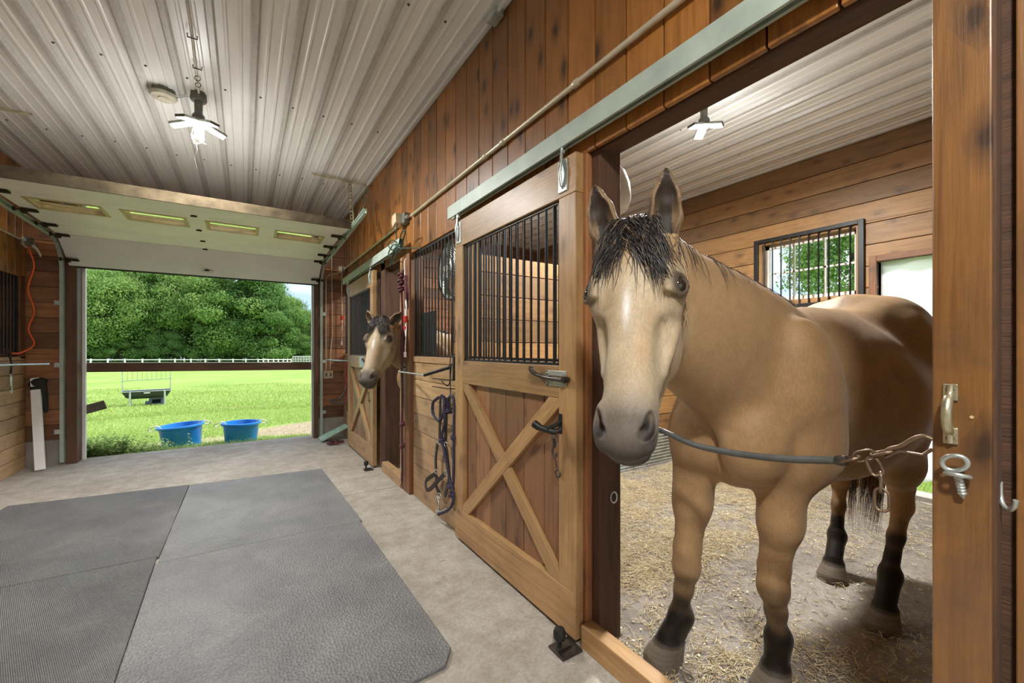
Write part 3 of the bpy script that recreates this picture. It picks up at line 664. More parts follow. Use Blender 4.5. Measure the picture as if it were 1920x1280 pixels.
# ---------------------------------------------------------------- horses: a smooth-blended body surface, then projected and coloured
def V3(*a): return np.array(a, dtype=np.float64)
def unit(v): v = np.asarray(v, dtype=float); return v/np.linalg.norm(v)
class Blend:
    def __init__(s): s.p = []
    def cap(s, a, ra, b, rb, k=.05, flat=None, fs=1.0, op=1):
        """tapered capsule; flat = direction squeezed to fs of its width"""
        a, b = V3(*a), V3(*b); m = max(ra, rb)
        lo = np.minimum(a, b)-m-k-.03; hi = np.maximum(a, b)+m+k+.03
        s.p.append(('c', a, ra, b, rb, k, None if flat is None else unit(flat), fs, op, lo, hi)); return s
    def ell(s, c, r, k=.05, ax=None, op=1):
        c = V3(*c); m = max(r); ax = np.eye(3) if ax is None else np.array([unit(x) for x in ax])
        s.p.append(('e', c, V3(*r), ax, None, k, None, None, op, c-m-k-.03, c+m+k+.03)); return s
    def chain(s, pts, rad, k=.04, **kw):
        for i in range(len(pts)-1): s.cap(pts[i], rad[i], pts[i+1], rad[i+1], k, **kw)
        return s
    @staticmethod
    def dist(p, P):
        if p[0] == 'c':
            _, a, ra, b, rb, k, fl, fs = p[:8]; ab = b-a; L2 = ab@ab; t = np.clip(((P-a)@ab)/L2, 0, 1)[..., None]
            q = P-(a+ab*t)
            if fl is not None:
                c = (q@fl)[..., None]; q = q+fl*c*(1/fs-1)
            d = np.sqrt((q*q).sum(-1))-(ra+(rb-ra)*t[..., 0])
            return d*(fs if fl is not None and fs < 1 else 1)**.5
        _, c, r, ax = p[:4]; q = ((P-c)@ax.T); k0 = np.sqrt(((q/r)**2).sum(-1)); k1 = np.sqrt(((q/(r*r))**2).sum(-1))
        return k0*(k0-1)/np.maximum(k1, 1e-6)
    def eval_pts(s, P):
        F = np.full(len(P), .5)
        for p in s.p:
            lo, hi = p[9], p[10]; m = np.all((P > lo) & (P < hi), axis=1)
            if not m.any(): continue
            F[m] = s.comb(F[m], s.dist(p, P[m]), p[5], p[8])
        return F
    @staticmethod
    def comb(a, b, k, op):
        if op > 0: h = np.maximum(k-np.abs(a-b), 0)/k; return np.minimum(a, b)-h*h*k/4
        b = -b; h = np.maximum(k-np.abs(a-b), 0)/k; return np.maximum(a, b)+h*h*k/4
    def grid(s, lo, hi, h):
        n = [int(math.ceil((hi[i]-lo[i])/h))+1 for i in range(3)]; ax = [lo[i]+h*np.arange(n[i]) for i in range(3)]
        F = np.full(n, .5, dtype=np.float32)
        for p in s.p:
            i0 = [max(0, int((p[9][i]-lo[i])/h)) for i in range(3)]; i1 = [min(n[i], int((p[10][i]-lo[i])/h)+2) for i in range(3)]
            if any(i1[i] <= i0[i] for i in range(3)): continue
            X = np.stack(np.meshgrid(*[ax[i][i0[i]:i1[i]] for i in range(3)], indexing='ij'), -1)
            sl = tuple(slice(i0[i], i1[i]) for i in range(3)); F[sl] = s.comb(F[sl], s.dist(p, X), p[5], p[8])
        return F
    def mesh(s, lo, hi, h):
        lo = V3(*lo); F = s.grid(lo, hi, h); I = F < 0; n = F.shape
        cnt = sum(I[a:n[0]-1+a, b:n[1]-1+b, c:n[2]-1+c].astype(np.int8) for a in (0, 1) for b in (0, 1) for c in (0, 1))
        cells = np.argwhere((cnt > 0) & (cnt < 8)); idx = np.full((n[0]-1, n[1]-1, n[2]-1), -1, dtype=np.int32); idx[tuple(cells.T)] = np.arange(len(cells))
        acc = np.zeros((len(cells), 3)); num = np.zeros(len(cells))
        C = [(a, b, c) for a in (0, 1) for b in (0, 1) for c in (0, 1)]
        for u in C:
            for d in range(3):
                if u[d]: continue
                w = list(u); w[d] = 1; fa = F[tuple((cells+u).T)]; fb = F[tuple((cells+w).T)]; m = (fa < 0) != (fb < 0)
                t = np.where(m, fa/np.where(m, fa-fb, 1), 0); p = np.array(u)[None]+np.zeros((len(cells), 3)); p[:, d] += t; acc += p*m[:, None]; num += m
        V = lo+(cells+acc/num[:, None])*h; Q = []
        for d in range(3):
            e, f = (d+1) % 3, (d+2) % 3; sl0 = [slice(None)]*3; sl1 = [slice(None)]*3; sl0[d] = slice(0, n[d]-1); sl1[d] = slice(1, n[d])
            A = I[tuple(sl0)]; Bm = I[tuple(sl1)]; ed = np.argwhere(A != Bm); ed = ed[(ed[:, e] > 0) & (ed[:, f] > 0) & (ed[:, e] < n[e]-1) & (ed[:, f] < n[f]-1)]
            ins = A[tuple(ed.T)]; E = np.zeros(3, int); E[e] = 1; G = np.zeros(3, int); G[f] = 1
            q = np.stack([idx[tuple((ed-E-G).T)], idx[tuple((ed-G).T)], idx[tuple(ed.T)], idx[tuple((ed-E).T)]], 1); q[~ins] = q[~ins][:, ::-1]; Q.append(q)
        return V, np.concatenate(Q)
    def normals(s, P, e=.0015):
        K = np.array([[1, -1, -1], [-1, -1, 1], [-1, 1, -1], [1, 1, 1]], float); g = np.zeros_like(P)
        for k in K: g += k*s.eval_pts(P+k*e)[:, None]
        return g/np.maximum(np.linalg.norm(g, axis=1, keepdims=True), 1e-9), 
    def project(s, P, it=3):
        for _ in range(it):
            F = s.eval_pts(P); N, = s.normals(P); P = P-N*np.clip(F, -.006, .006)[:, None]
        return P
def subdivide(V, Q):
    """one linear split of every quad"""
    E = np.concatenate([Q[:, [0, 1]], Q[:, [1, 2]], Q[:, [2, 3]], Q[:, [3, 0]]]); E.sort(axis=1)
    key = E[:, 0].astype(np.int64)*len(V)+E[:, 1]; uq, inv = np.unique(key, return_inverse=True)
    ev = (V[uq//len(V)]+V[uq % len(V)])/2; n = len(Q); fc = V[Q].mean(1); b = len(V); c = b+len(ev)
    e = [b+inv[i*n:(i+1)*n] for i in range(4)]; m = c+np.arange(n)
    NQ = np.concatenate([np.stack([Q[:, 0], e[0], m, e[3]], 1), np.stack([e[0], Q[:, 1], e[1], m], 1), np.stack([m, e[1], Q[:, 2], e[2]], 1), np.stack([e[3], m, e[2], Q[:, 3]], 1)])
    return np.concatenate([V, ev, fc]), NQ
def smst(x, a, b): t = np.clip((x-a)/(b-a), 0, 1); return t*t*(3-2*t)

YC = .88
def horse_shape(pose):
    """coordinates as the large horse stands: nose towards -x, feet on z = 0"""
    B = Blend(); yc = YC
    # trunk
    B.ell((2.28, yc, 1.10), (.60, .32, .345), .1)
    B.ell((2.45, yc+.0, 1.06), (.46, .345, .335), .1)
    B.cap((1.78, yc, 1.12), .235, (2.3, yc, 1.12), .30, .08)
    B.ell((1.62, yc+.01, 1.07), (.21, .235, .30), .1)
    B.cap((1.72, yc, 1.40), .10, (2.12, yc, 1.335), .09, .14)                      # withers
    B.cap((2.1, yc, 1.36), .075, (2.5, yc, 1.40), .08, .14)
    for s in (-1, 1):
        B.ell((1.70, yc+s*.185, 1.15), (.165, .105, .27), .045, ((.95, 0, .3), (0, 1, 0), (-.3, 0, .95)))      # shoulder
        B.ell((1.525, yc+.01+s*.105, .985), (.130, .112, .165), .028)                     # pectoral
        B.ell((1.73, yc+s*.205, .95), (.15, .080, .14), .04)                           # upper arm
        B.ell((2.74, yc+s*.12, 1.29), (.32, .20, .275), .09, ((.97, 0, -.2), (0, 1, 0), (.2, 0, .97)))     # croup
        B.ell((2.92, yc+s*.15, 1.13), (.20, .155, .30), .08)                          # buttock
        B.ell((2.60, yc+s*.24, 1.36), (.08, .05, .07), .08)                           # hip point
    B.ell((2.82, yc, 1.40), (.24, .10, .16), .1)
    B.cap((2.62, yc, 1.50), .05, (2.95, yc, 1.47), .055, .12)
    B.cap((2.30, yc, .98), .27, (2.65, yc, 1.02), .25, .1)
    B.ell((1.40, yc+.01, .95), (.06, .016, .13), .05, op=-1)
    for s in (-1, 1): B.ell((1.93, yc+s*.31, 1.02), (.018, .03, .20), .06, ((.97, 0, .2), (0, 1, 0), (-.2, 0, .97)), op=-1)
    # neck
    P0, h, a, n, s = pose['P0'], pose['h'], pose['a'], pose['n'], pose['s']
    end = P0+.085*a-.10*n; b0 = V3(1.70, yc, 1.24); b1 = V3(1.42, yc, 1.33)*.5+V3(*pose.get('mid', (1.40, yc, 1.36)))*.5; b2 = end-.16*h*.75+V3(0, 0, -.05)
    pts = []
    for t in np.linspace(0, 1, 8): pts.append((1-t)**3*b0+3*t*(1-t)**2*b1+3*t*t*(1-t)*b2+t**3*end)
    rad = np.interp(np.linspace(0, 1, 8), [0, .25, .5, .75, 1], [.275, .235, .19, .145, .105])
    for i in range(7):
        d = unit(pts[i+1]-pts[i]); fl = unit(np.cross(d, V3(0, 0, 1))); B.cap(pts[i], rad[i], pts[i+1], rad[i+1], .08, flat=fl, fs=.62)
    for i in range(2, 7):
        u = unit(V3(0, 0, 1)-unit(pts[i+1]-pts[i])*unit(pts[i+1]-pts[i])[2]) if i < 7 else V3(0, 0, 1)
    B.cap(b0+V3(-.02, 0, .14), .09, pts[3]+V3(.02, 0, rad[3]*.72), .045, .08); B.cap(pts[3]+V3(.02, 0, rad[3]*.72), .045, P0-.03*a-.03*n, .035, .07)
    # windpipe and jugular ridge
    B.cap(pts[5]-V3(0, 0, rad[5]*.72)+h*.02, .05, pts[2]-V3(0, 0, rad[2]*.62)+V3(-.07, 0, 0), .06, .07)
    # fore legs
    def leg(L, k=.035):
        for i in range(len(L)-1): B.cap(L[i][0], L[i][1], L[i+1][0], L[i+1][1], k)
    def foot(fet, hf, k=.02):
        fet, hf = V3(*fet), V3(*hf); d = unit(V3(hf[0]-fet[0], hf[1]-fet[1], 0)+V3(-.02, 0, 0)); cor = V3(hf[0], hf[1], .088)-d*.012
        B.cap(fet, .041, cor+V3(0, 0, .02), .042, k); B.cap(fet-d*.018+V3(0, 0, -.012), .036, cor-d*.035+V3(0, 0, -.01), .030, k)
        # hoof: a slanted cone, cut flat on the ground
        B.cap(cor+V3(0, 0, -.008), .053, V3(hf[0], hf[1], .012)+d*.020, .074, .006)
        B.cap(cor-d*.03+V3(0, 0, -.02), .040, V3(hf[0], hf[1], .012)-d*.026, .048, .01)
        return d
    for (el, knee, fet, hf, s_) in pose['fore']:
        el, knee, fet = V3(*el), V3(*knee), V3(*fet)
        B.ell(el+V3(.01, 0, .06), (.105, .085, .14), .07)
        leg([(el+V3(0, 0, .03), .088), (el*.55+knee*.45, .066), (knee+V3(0, 0, .06), .051)], .05)
        B.ell(el*.72+knee*.28+V3(-.03, 0, 0), (.05, .062, .13), .04); B.ell(el*.75+knee*.25+V3(.035, 0, 0), (.045, .05, .12), .03)
        leg([(knee+V3(0, 0, .05), .050), (knee+V3(-.004, 0, -.03), .048)], .03); B.ell(knee+V3(.028, 0, .01), (.024, .034, .045), .02)
        B.ell(knee+V3(-.012, 0, -.004), (.045, .052, .052), .02)
        d = fet-knee; leg([(knee+V3(-.003, 0, -.03), .045), (knee+d*.5, .0335), (fet+V3(-.004, 0, .03), .033)], .03)
        leg([(knee+V3(.03, 0, -.03), .020), (knee+d*.5+V3(.026, 0, 0), .0165), (fet+V3(.03, 0, .02), .022)], .012)
        B.ell(fet, (.045, .044, .047), .03); B.ell(fet+V3(.032, 0, -.002), (.027, .034, .03), .02)
        foot(fet, hf)
    for (st, hk, fet, hf, s_) in pose['hind']:
        st, hk, fet = V3(*st), V3(*hk), V3(*fet)
        B.cap((2.78, yc+s_*.15, 1.18), .185, st+V3(.05, 0, .06), .125, .09, flat=(0, 1, 0), fs=.8)
        B.cap((2.98, yc+s_*.13, 1.12), .12, st*.35+hk*.65+V3(.02, 0, .13), .075, .09)
        leg([(st, .10), (st*.5+hk*.5+V3(.015, 0, .02), .082), (hk+V3(-.025, 0, .075), .05)], .06)
        B.cap(hk+V3(.03, 0, .09), .022, hk+V3(.052, 0, .015), .026, .02)
        leg([(hk+V3(-.02, 0, .05), .047), (hk+V3(-.015, 0, -.03), .043)], .03); B.ell(hk, (.052, .040, .062), .025)
        d = fet-hk; leg([(hk+V3(-.015, 0, -.04), .038), (hk+d*.5+V3(-.006, 0, 0), .0305), (fet+V3(-.003, 0, .03), .034)], .03)
        leg([(hk+V3(.03, 0, -.03), .022), (hk+d*.5+V3(.024, 0, 0), .017), (fet+V3(.03, 0, .02), .022)], .012)
        B.ell(fet, (.046, .045, .05), .02); B.ell(fet+V3(.034, 0, -.004), (.027, .034, .03), .02)
        foot(fet, hf)
    # tail head
    B.cap((3.05, yc, 1.38), .05, (3.14, yc+.01, 1.22), .038, .05); B.cap((3.14, yc+.01, 1.22), .036, (3.13, yc+.02, 1.0), .022, .03)
    # head
    H = lambda A, S_, N_: P0+A*a+S_*s+N_*n
    fr = (a, s, n)
    B.ell(H(.085, 0, -.105), (.125, .094, .10), .05, fr)
    B.ell(H(.175, 0, -.078), (.135, .096, .072), .03, fr)
    B.cap(H(.18, 0, -.062), .060, H(.47, 0, -.066), .046, .045, flat=n, fs=.9)                   # nasal bridge
    B.cap(H(.17, 0, -.120), .094, H(.36, 0, -.112), .078, .04, flat=s, fs=.92); B.cap(H(.34, 0, -.112), .074, H(.50, 0, -.100), .062, .04, flat=s, fs=.92)
    B.cap(H(.12, 0, -.15), .10, H(.28, 0, -.15), .085, .05, flat=s, fs=.66)
    for q in (-1, 1):
        B.ell(H(.212, q*.072, -.165), (.135, .038, .110), .035, (unit(a+.25*n), s, n))          # cheek disc
        B.cap(H(.28, q*.048, -.215), .034, H(.50, q*.022, -.150), .026, .03)                   # jaw bar
        B.cap(H(.245, q*.092, -.112), .012, H(.375, q*.073, -.100), .008, .022)                # facial crest
        B.ell(H(.143, q*.097, -.046), (.036, .022, .018), .03, (unit(a-.2*n), s, n))           # brow
        B.ell(H(.168, q*.094, -.068), (.050, .020, .036), .045, fr)                             # orbit
        B.cap(H(.09, q*.062, -.05), .042, H(.16, q*.085, -.06), .03, .04)                      # temple
        B.ell(H(.305, q*.080, -.062), (.045, .010, .014), .04, fr, op=-1)                        # hollow before the eye
        B.ell(H(.105, q*.094, -.075), (.022, .010, .016), .03, fr, op=-1)
    B.ell(H(.505, 0, -.082), (.085, .067, .062), .03, fr)                                      # muzzle
    B.ell(H(.560, 0, -.072), (.046, .062, .050), .025, fr); B.ell(H(.575, 0, -.110), (.034, .053, .034), .012, fr)
    B.ell(H(.555, 0, -.150), (.038, .043, .028), .009, fr); B.ell(H(.52, 0, -.165), (.032, .034, .024), .02, fr)
    for q in (-1, 1):
        B.ell(H(.528, q*.053, -.054), (.046, .023, .030), .016, (unit(a*.8+n*.45), s, n))
        B.ell(H(.528, q*.062, -.030), (.031, .013, .022), .008, (unit(a*.95-n*.3+q*s*.25), s, n), op=-1)
        B.ell(H(.548, q*.052, -.032), (.017, .014, .016), .006, (unit(a*.85-n*.45), s, n), op=-1)
        B.cap(H(.57, q*.012, -.134), .0035, H(.515, q*.052, -.132), .0035, .007, op=-1)       # mouth line
    B.cap(H(.572, -.02, -.134), .0035, H(.572, .02, -.134), .0035, .007, op=-1)
    # eye sockets, lids: the eyeball sits just proud of the face
    pose['eyes'] = {}
    for q in (-1, 1):
        out = unit(q*s+.85*n-.04*a); ts = np.linspace(0, .14, 281); o_ = H(.170, q*.045, -.088); Fs = B.eval_pts(o_+ts[:, None]*out); ins = np.where(Fs < 0)[0]; ec = o_+out*(ts[ins[-1]]-.0118); pose['eyes'][q] = (ec, out)
        B.ell(ec+out*.014, (.0245, .0225, .017), .004, (a, np.cross(out, a), out), op=-1)
        t1 = unit(np.cross(out, a)); t1 = t1 if t1@n > 0 else -t1; t2 = unit(np.cross(t1, out))
        for (up, rr) in ((1, .0085), (-1, .0055)):
            L = [ec+out*(.0125-.004*abs(math.cos(w)))+t2*.0275*math.cos(w)+t1*up*(.0205 if up > 0 else .0215)*math.sin(w) for w in np.linspace(0, PI, 7)]
            for i in range(6): B.cap(L[i], rr*.62, L[i+1], rr*.62, .009)
        B.cap(ec+out*.004+t1*.032-t2*.02, .007, ec+out*.004+t1*.031+t2*.02, .006, .025)
    # ears
    for q, e_, o_ in pose['ears']:
        e_ = unit(e_); o_ = unit(o_-e_*(o_@e_)); el_ = pose.get('earlen', 1.0); base = H(.03, q*.074, -.045)
        B.cap(base-e_*.03, .030, base+e_*.03, .030, .03)
        B.chain([base+e_*.02, base+e_*.075*el_, base+e_*.13*el_, base+e_*.178*el_, base+e_*.205*el_], [.030, .042, .036, .017, .004], .015, flat=o_, fs=.62)
        B.chain([base+e_*.035+o_*.024, base+e_*.085*el_+o_*.025, base+e_*.135*el_+o_*.021, base+e_*.175*el_+o_*.015], [.019, .035, .028, .008], .008, flat=o_, fs=.62, op=-1)
    return B
def head_frame(P0, heading, pitch, roll=0):
    h = V3(math.cos(math.radians(heading)), math.sin(math.radians(heading)), 0); z = V3(0, 0, 1); p = math.radians(pitch)
    a = unit(h*math.cos(p)-z*math.sin(p)); n = unit(h*math.sin(p)+z*math.cos(p)); s = unit(np.cross(n, a))*1.0
    rr = math.radians(roll); s2 = unit(s*math.cos(rr)+n*math.sin(rr)); n2 = unit(n*math.cos(rr)-s*math.sin(rr))
    return dict(P0=V3(*P0), h=h, a=a, n=n2, s=s2)
# s points to the animal's own left when n is its forehead side and a runs down the nose
def strands(roots, ctrl, width, col, n=9, sides=3):
    """roots (m,3); ctrl (m,k,3) control points; Catmull sampled tapered tubes"""
    m, k, _ = ctrl.shape; t = np.linspace(0, k-1-1e-6, n); i = t.astype(int); f = (t-i)[None, :, None]
    p0 = ctrl[:, np.maximum(i-1, 0)]; p1 = ctrl[:, i]; p2 = ctrl[:, np.minimum(i+1, k-1)]; p3 = ctrl[:, np.minimum(i+2, k-1)]
    C = .5*((2*p1)+(p2-p0)*f+(2*p0-5*p1+4*p2-p3)*f*f+(3*p1-p0-3*p2+p3)*f**3)
    T = np.gradient(C, axis=1); T /= np.maximum(np.linalg.norm(T, axis=2, keepdims=True), 1e-9)
    ref = np.array([.31, .22, .92]); u = np.cross(T, ref); u /= np.maximum(np.linalg.norm(u, axis=2, keepdims=True), 1e-6); w = np.cross(T, u)
    tp = np.linspace(0, 1, n); taper = np.minimum(1, (1-tp)*2.2+.12)[None, :, None]*width[:, None, None]
    ring = [C+(u*math.cos(2*PI*q/sides)+w*math.sin(2*PI*q/sides))*taper for q in range(sides)]
    Vv = np.stack(ring, 2).reshape(-1, 3); base = (np.arange(m)*n*sides)[:, None, None]; j = (np.arange(n-1)*sides)[None, :, None]; q = np.arange(sides)[None, None, :]; q2 = (q+1) % sides
    Fq = np.stack([base+j+q, base+j+q2, base+j+sides+q2, base+j+sides+q], -1).reshape(-1, 4)
    return Vv, Fq, np.repeat(col, n*sides)
def push_out(B, C, gap):
    sh = C.shape; P = C.reshape(-1, 3)
    for _ in range(3):
        F = B.eval_pts(P); N, = B.normals(P, .004); P = P+N*np.maximum(gap-F, 0)[:, None]*(F < .3)[:, None]
    return P.reshape(sh)

def make_horse(name, pose, label, offset, hres, fine):
    B = horse_shape(pose); P0, a, n, s = pose['P0'], pose['a'], pose['n'], pose['s']
    lo = (min(P0[0]-.45, .45), min(P0[1]-.4, .3), -.08); hi = (3.35, max(1.4, P0[1]+.35), 1.95)
    Vv, Q = B.mesh(lo, hi, hres)
    if fine: Vv = B.project(Vv, 2); Vv, Q = subdivide(Vv, Q)
    Vv = B.project(Vv, 3)
    Vv[:, 2] = np.maximum(Vv[:, 2], .004)
    # coat colours
    x, y, z = Vv.T; R = Vv-P0; A = R@a; S_ = R@s; N_ = R@n
    tan = V3(.365, .232, .118); dark_tan = V3(.33, .195, .092); cream = V3(.47, .385, .265); grey = V3(.060, .052, .046); black = V3(.010, .008, .007); hoof = V3(.17, .14, .11)
    c = np.tile(tan, (len(Vv), 1)); mixin = lambda w, q: c.__iadd__((q-c)*np.clip(w, 0, 1)[:, None])
    mixin(smst(x, 1.9, 2.9)*.35, dark_tan); mixin(smst(z, .95, .6)*.3, V3(.50, .33, .17))
    isleg = z < .95
    for (k_, legs, zt) in (('fore', pose['fore'], (.28, .50)), ('hind', pose['hind'], (.36, .58))):
        for L in legs:
            knee, fet, hf = V3(*L[1]), V3(*L[2]), V3(*L[3]); near = np.hypot(x-np.interp(z, [0, fet[2], knee[2], 1], [hf[0], fet[0], knee[0], knee[0]]), y-np.interp(z, [0, fet[2], knee[2], 1], [hf[1], fet[1], knee[1], knee[1]])) < .16
            nz = .05*np.sin(x*60+y*33)+.03*np.sin(z*70+x*20); w = (1-smst(z+nz*.8, zt[0]-.06, zt[1]-.02))*near; mixin(w*.985, black)
            d = np.sqrt((x-hf[0])**2+(y-hf[1])**2); hz = .083+.25*(-(x-hf[0])*.12); mixin((1-smst(z, hz-.004, hz+.003))*(d < .14), hoof)
            mixin(np.exp(-((z-hz-.005)/.007)**2)*(d < .14)*.6, V3(.12, .10, .08))
            ring = .5+.5*np.sin(z*420); mixin((z < hz-.01)*(d < .14)*ring*.18, black)
    inh = ((A > -.02) & (A < .66) & (N_ < .03))*(1-smst(np.abs(S_), .118, .145))*(1-smst(-N_-.25*np.maximum(0, A-.1), .20, .30))
    front = smst(N_, -.20, -.07)
    mixin(inh*smst(A, .05, .15)*front*.9, cream); mixin(inh*smst(A, .03, .2)*(1-front)*.55, V3(.50, .37, .20))
    mixin(inh*np.exp(-((A-.34)/.05)**2-((S_-.035)/.018)**2)*.5, V3(.42, .25, .11))
    mixin(inh*np.exp(-((A-.235)/.045)**2-((S_+.004)/.010)**2)*.9*(N_ > -.06), V3(.85, .83, .82))
    mixin(inh*smst(A, .40, .52)*.85, grey*1.9); mixin(inh*smst(A, .475, .555)*.85*smst(-N_, -.05, .08), grey*.8)
    mixin(inh*smst(A, .53, .57)*smst(-N_, .10, .15)*.6, V3(.20, .16, .13))
    for q in (-1, 1):
        mixin(inh*np.exp(-((A-.25)/.05)**2-((S_-q*.050)/.020)**2)*.45, V3(.34, .22, .11)); mixin(inh*np.exp(-((A-.36)/.06)**2-((S_-q*.075)/.022)**2)*.4, V3(.27, .23, .16))
        e = pose['eyes'][q][0]+pose['eyes'][q][1]*.012; d = np.linalg.norm(Vv-e, axis=1); mixin((1-smst(d, .024, .060))*.6, V3(.16, .115, .07)); mixin((1-smst(d, .027, .043))*.88, V3(.05, .036, .026))
        e = P0+.536*a+q*.058*s-.036*n; d = np.linalg.norm((Vv-e)@np.array([a*.62, s*1.25, n]).T, axis=1); mixin((1-smst(d, .013, .026))*.96, V3(.02, .014, .012))
    for q, e_, o_ in pose['ears']:
        e_ = unit(e_); o_ = unit(o_-e_*(o_@e_)); base = P0+.03*a+q*.074*s-.045*n; rr = Vv-base; ea = rr@e_/pose.get('earlen', 1.0); oo = rr@o_; ss = rr@np.cross(e_, o_)
        isear = (ea > .03) & (ea < .215) & (np.abs(ss) < .055) & (np.abs(oo) < .05)
        inner = isear & (np.abs(ss) < np.interp(ea, [0, .075, .135, .19], [.022, .036, .029, .007])) & (oo > -.014)
        wid = np.interp(ea, [0, .075, .13, .178, .205], [.030, .042, .036, .017, .004])
        mixin(isear*smst(ea, .15, .20)*.75, V3(.06, .04, .03)); mixin(inner*(.97-.40*np.exp(-((ea-.07)/.035)**2)*(np.abs(ss) > .016)), V3(.018, .012, .008))
        edge = isear & (np.abs(ss)/wid > .80); mixin(edge*.7, V3(.14, .09, .05))
    # dark dorsal line and mane bed
    mixin((A > -.09)*(1-smst(A, .05, .085))*(1-smst(np.abs(S_), .035, .055))*(N_ > -.10)*(N_ < .06)*.9, V3(.03, .022, .018))
    mixin((x > 1.5)*(x < 3.1)*np.exp(-((y-YC)/.018)**2)*(z > 1.3)*.55, V3(.12, .07, .035))
    off = V3(*offset); root = empty(name, tuple(V3(2.1, YC, 0)+off), label, 'horse')
    ro = V3(2.1, YC, 0)+off
    body = link_mesh('body', Vv+off, Q, M['coat'], root, True, col=c, loc=tuple(ro))
    for q in (-1, 1):
        ec, out = pose['eyes'][q]
        e = MB(); rad = .0222; e.lathe([(rad*math.sin(t), rad*math.cos(t)) for t in np.linspace(0, PI, 17)], tuple(ec+out*.0+off), 24, tuple(out), cap=False)
        e.build('eye', M['eye'], root, smooth=True)
    rg = RN
    # forelock
    m = pose.get('forelock', 480); ctrl = np.zeros((m, 5, 3)); H = lambda A, S_, N_: P0+A*a+S_*s+N_*n
    for i in range(m):
        s0 = rg.uniform(-.052, .052); a0 = rg.uniform(-.065, .045); side = 1 if (s0+rg.normal(0, .012)) > -.012 else -1
        sp = side*rg.uniform(.015, .098) if side > 0 else side*rg.uniform(.02, .105); ln = .055+.95*abs(sp)+rg.normal(0, .02)+(rg.uniform(.03, .09) if rg.random() < .12 else 0); ln = max(.05, ln*(.88 if side > 0 else .85))
        clump = round(sp/.024)*.024; sp = .35*sp+.65*clump
        w = rg.normal(0, .005)
        ctrl[i] = [H(a0, s0, -.02), H(a0+.035, s0*1.15+sp*.15, .022+rg.normal(0, .004)), H(a0+.35*ln+.03, s0*.8+sp*.55, .018), H(a0+.70*ln+.03, s0*.45+sp*.85+w, .006), H(a0+ln+.03, s0*.3+sp+w*2, -.012+rg.normal(0, .006)-max(0, abs(sp)-.05)*.5)]
    ctrl = push_out(B, ctrl, .004)
    vv, ff, cc = strands(None, ctrl, rg.uniform(.0006, .0014, m), rg.uniform(0, 1, m)**1.4, 12)
    link_mesh('forelock', vv+off, ff, M['blackhair'], root, True, r=cc, loc=tuple(ro))
    # mane: rooted along the crest, falling to the horse's right
    crest = [P0-.02*a-.01*n, P0*.72+V3(1.30, YC, 1.60)*.28, V3(1.28, YC-.03, 1.585)*.5+(P0*.5+V3(1.5, YC, 1.57)*.5)*.5, V3(1.55, YC, 1.585), V3(1.78, YC, 1.525), V3(1.95, YC, 1.50)]
    cr = np.array([list(v) for v in spline([tuple(v) for v in crest], 10)]); m = 1500; ctrl = np.zeros((m, 5, 3)); col = np.zeros(m)
    for i in range(m):
        t = rg.uniform(0, 1)**1.15*(len(cr)-1); j = min(int(t), len(cr)-2); p = cr[j]+(cr[j+1]-cr[j])*(t-j); tn = unit(cr[j+1]-cr[j]); lat = unit(np.cross(tn, V3(0, 0, 1)))
        lat = lat if lat[1] > 0 else -lat
        side = 1 if rg.random() < (.86 if t < 10 else .96) else -1; ln = rg.uniform(.12, .30) if side > 0 else rg.uniform(.05, .13)
        if t > 42: ln *= .5
        p = p+lat*rg.normal(0, .006); L = lat*side
        ctrl[i] = [p-V3(0, 0, .03), p+L*.012+V3(0, 0, .006), p+L*(.045+rg.normal(0, .006))-V3(0, 0, .35*ln), p+L*(.062+rg.normal(0, .01))-V3(0, 0, .7*ln)-tn*.01, p+L*(.07+rg.normal(0, .012))-V3(0, 0, ln)-tn*rg.normal(.02, .015)]
        col[i] = rg.uniform(0, 1)**1.6 if side > 0 else rg.uniform(.3, 1)
    ctrl[:, 1:] = push_out(B, ctrl[:, 1:], .004)
    vv, ff, cc = strands(None, ctrl, rg.uniform(.0007, .0015, m), col, 9); link_mesh('mane', vv+off, ff, M['blackhair'], root, True, r=cc, loc=tuple(ro))
    if pose.get('wisps', True):
        m = 260; ctrl = np.zeros((m, 4, 3))
        for i in range(m):
            A0 = rg.uniform(.02, .10); S0 = rg.uniform(.07, .09); ln = rg.uniform(.05, .16)
            ctrl[i] = [H(A0, S0-.02, -.06-rg.uniform(0, .05)), H(A0+.02, S0+.022, -.08), H(A0+.02+ln*.6, S0+.032+rg.normal(0, .005), -.10), H(A0+.02+ln, S0+.03+rg.normal(0, .01), -.12)]
        ctrl[:, 1:] = push_out(B, ctrl[:, 1:], .004); vv, ff, cc = strands(None, ctrl, rg.uniform(.0005, .001, m), rg.uniform(0, 1, m), 8)
        link_mesh('cheek_hair', vv+off, ff, M['tanhair'], root, True, r=cc, loc=tuple(ro))
        # whiskers
        m = 60; ctrl = np.zeros((m, 4, 3))
        for i in range(m):
            p = H(rg.uniform(.50, .59), rg.uniform(-.04, .04), -.165-rg.uniform(-.015, .01)); d = unit(rg.normal(0, .4, 3)+a*.7-n*.6); l = rg.uniform(.02, .055)
            ctrl[i] = [p, p+d*l*.4, p+d*l*.7+V3(0, 0, -.003), p+d*l+V3(0, 0, -.01)]
        vv, ff, cc = strands(None, ctrl, np.full(m, .0004), rg.uniform(.4, 1, m), 5); link_mesh('whiskers', vv+off, ff, M['tanhair'], root, True, r=cc, loc=tuple(ro))
    # tail
    m = 900; ctrl = np.zeros((m, 5, 3))
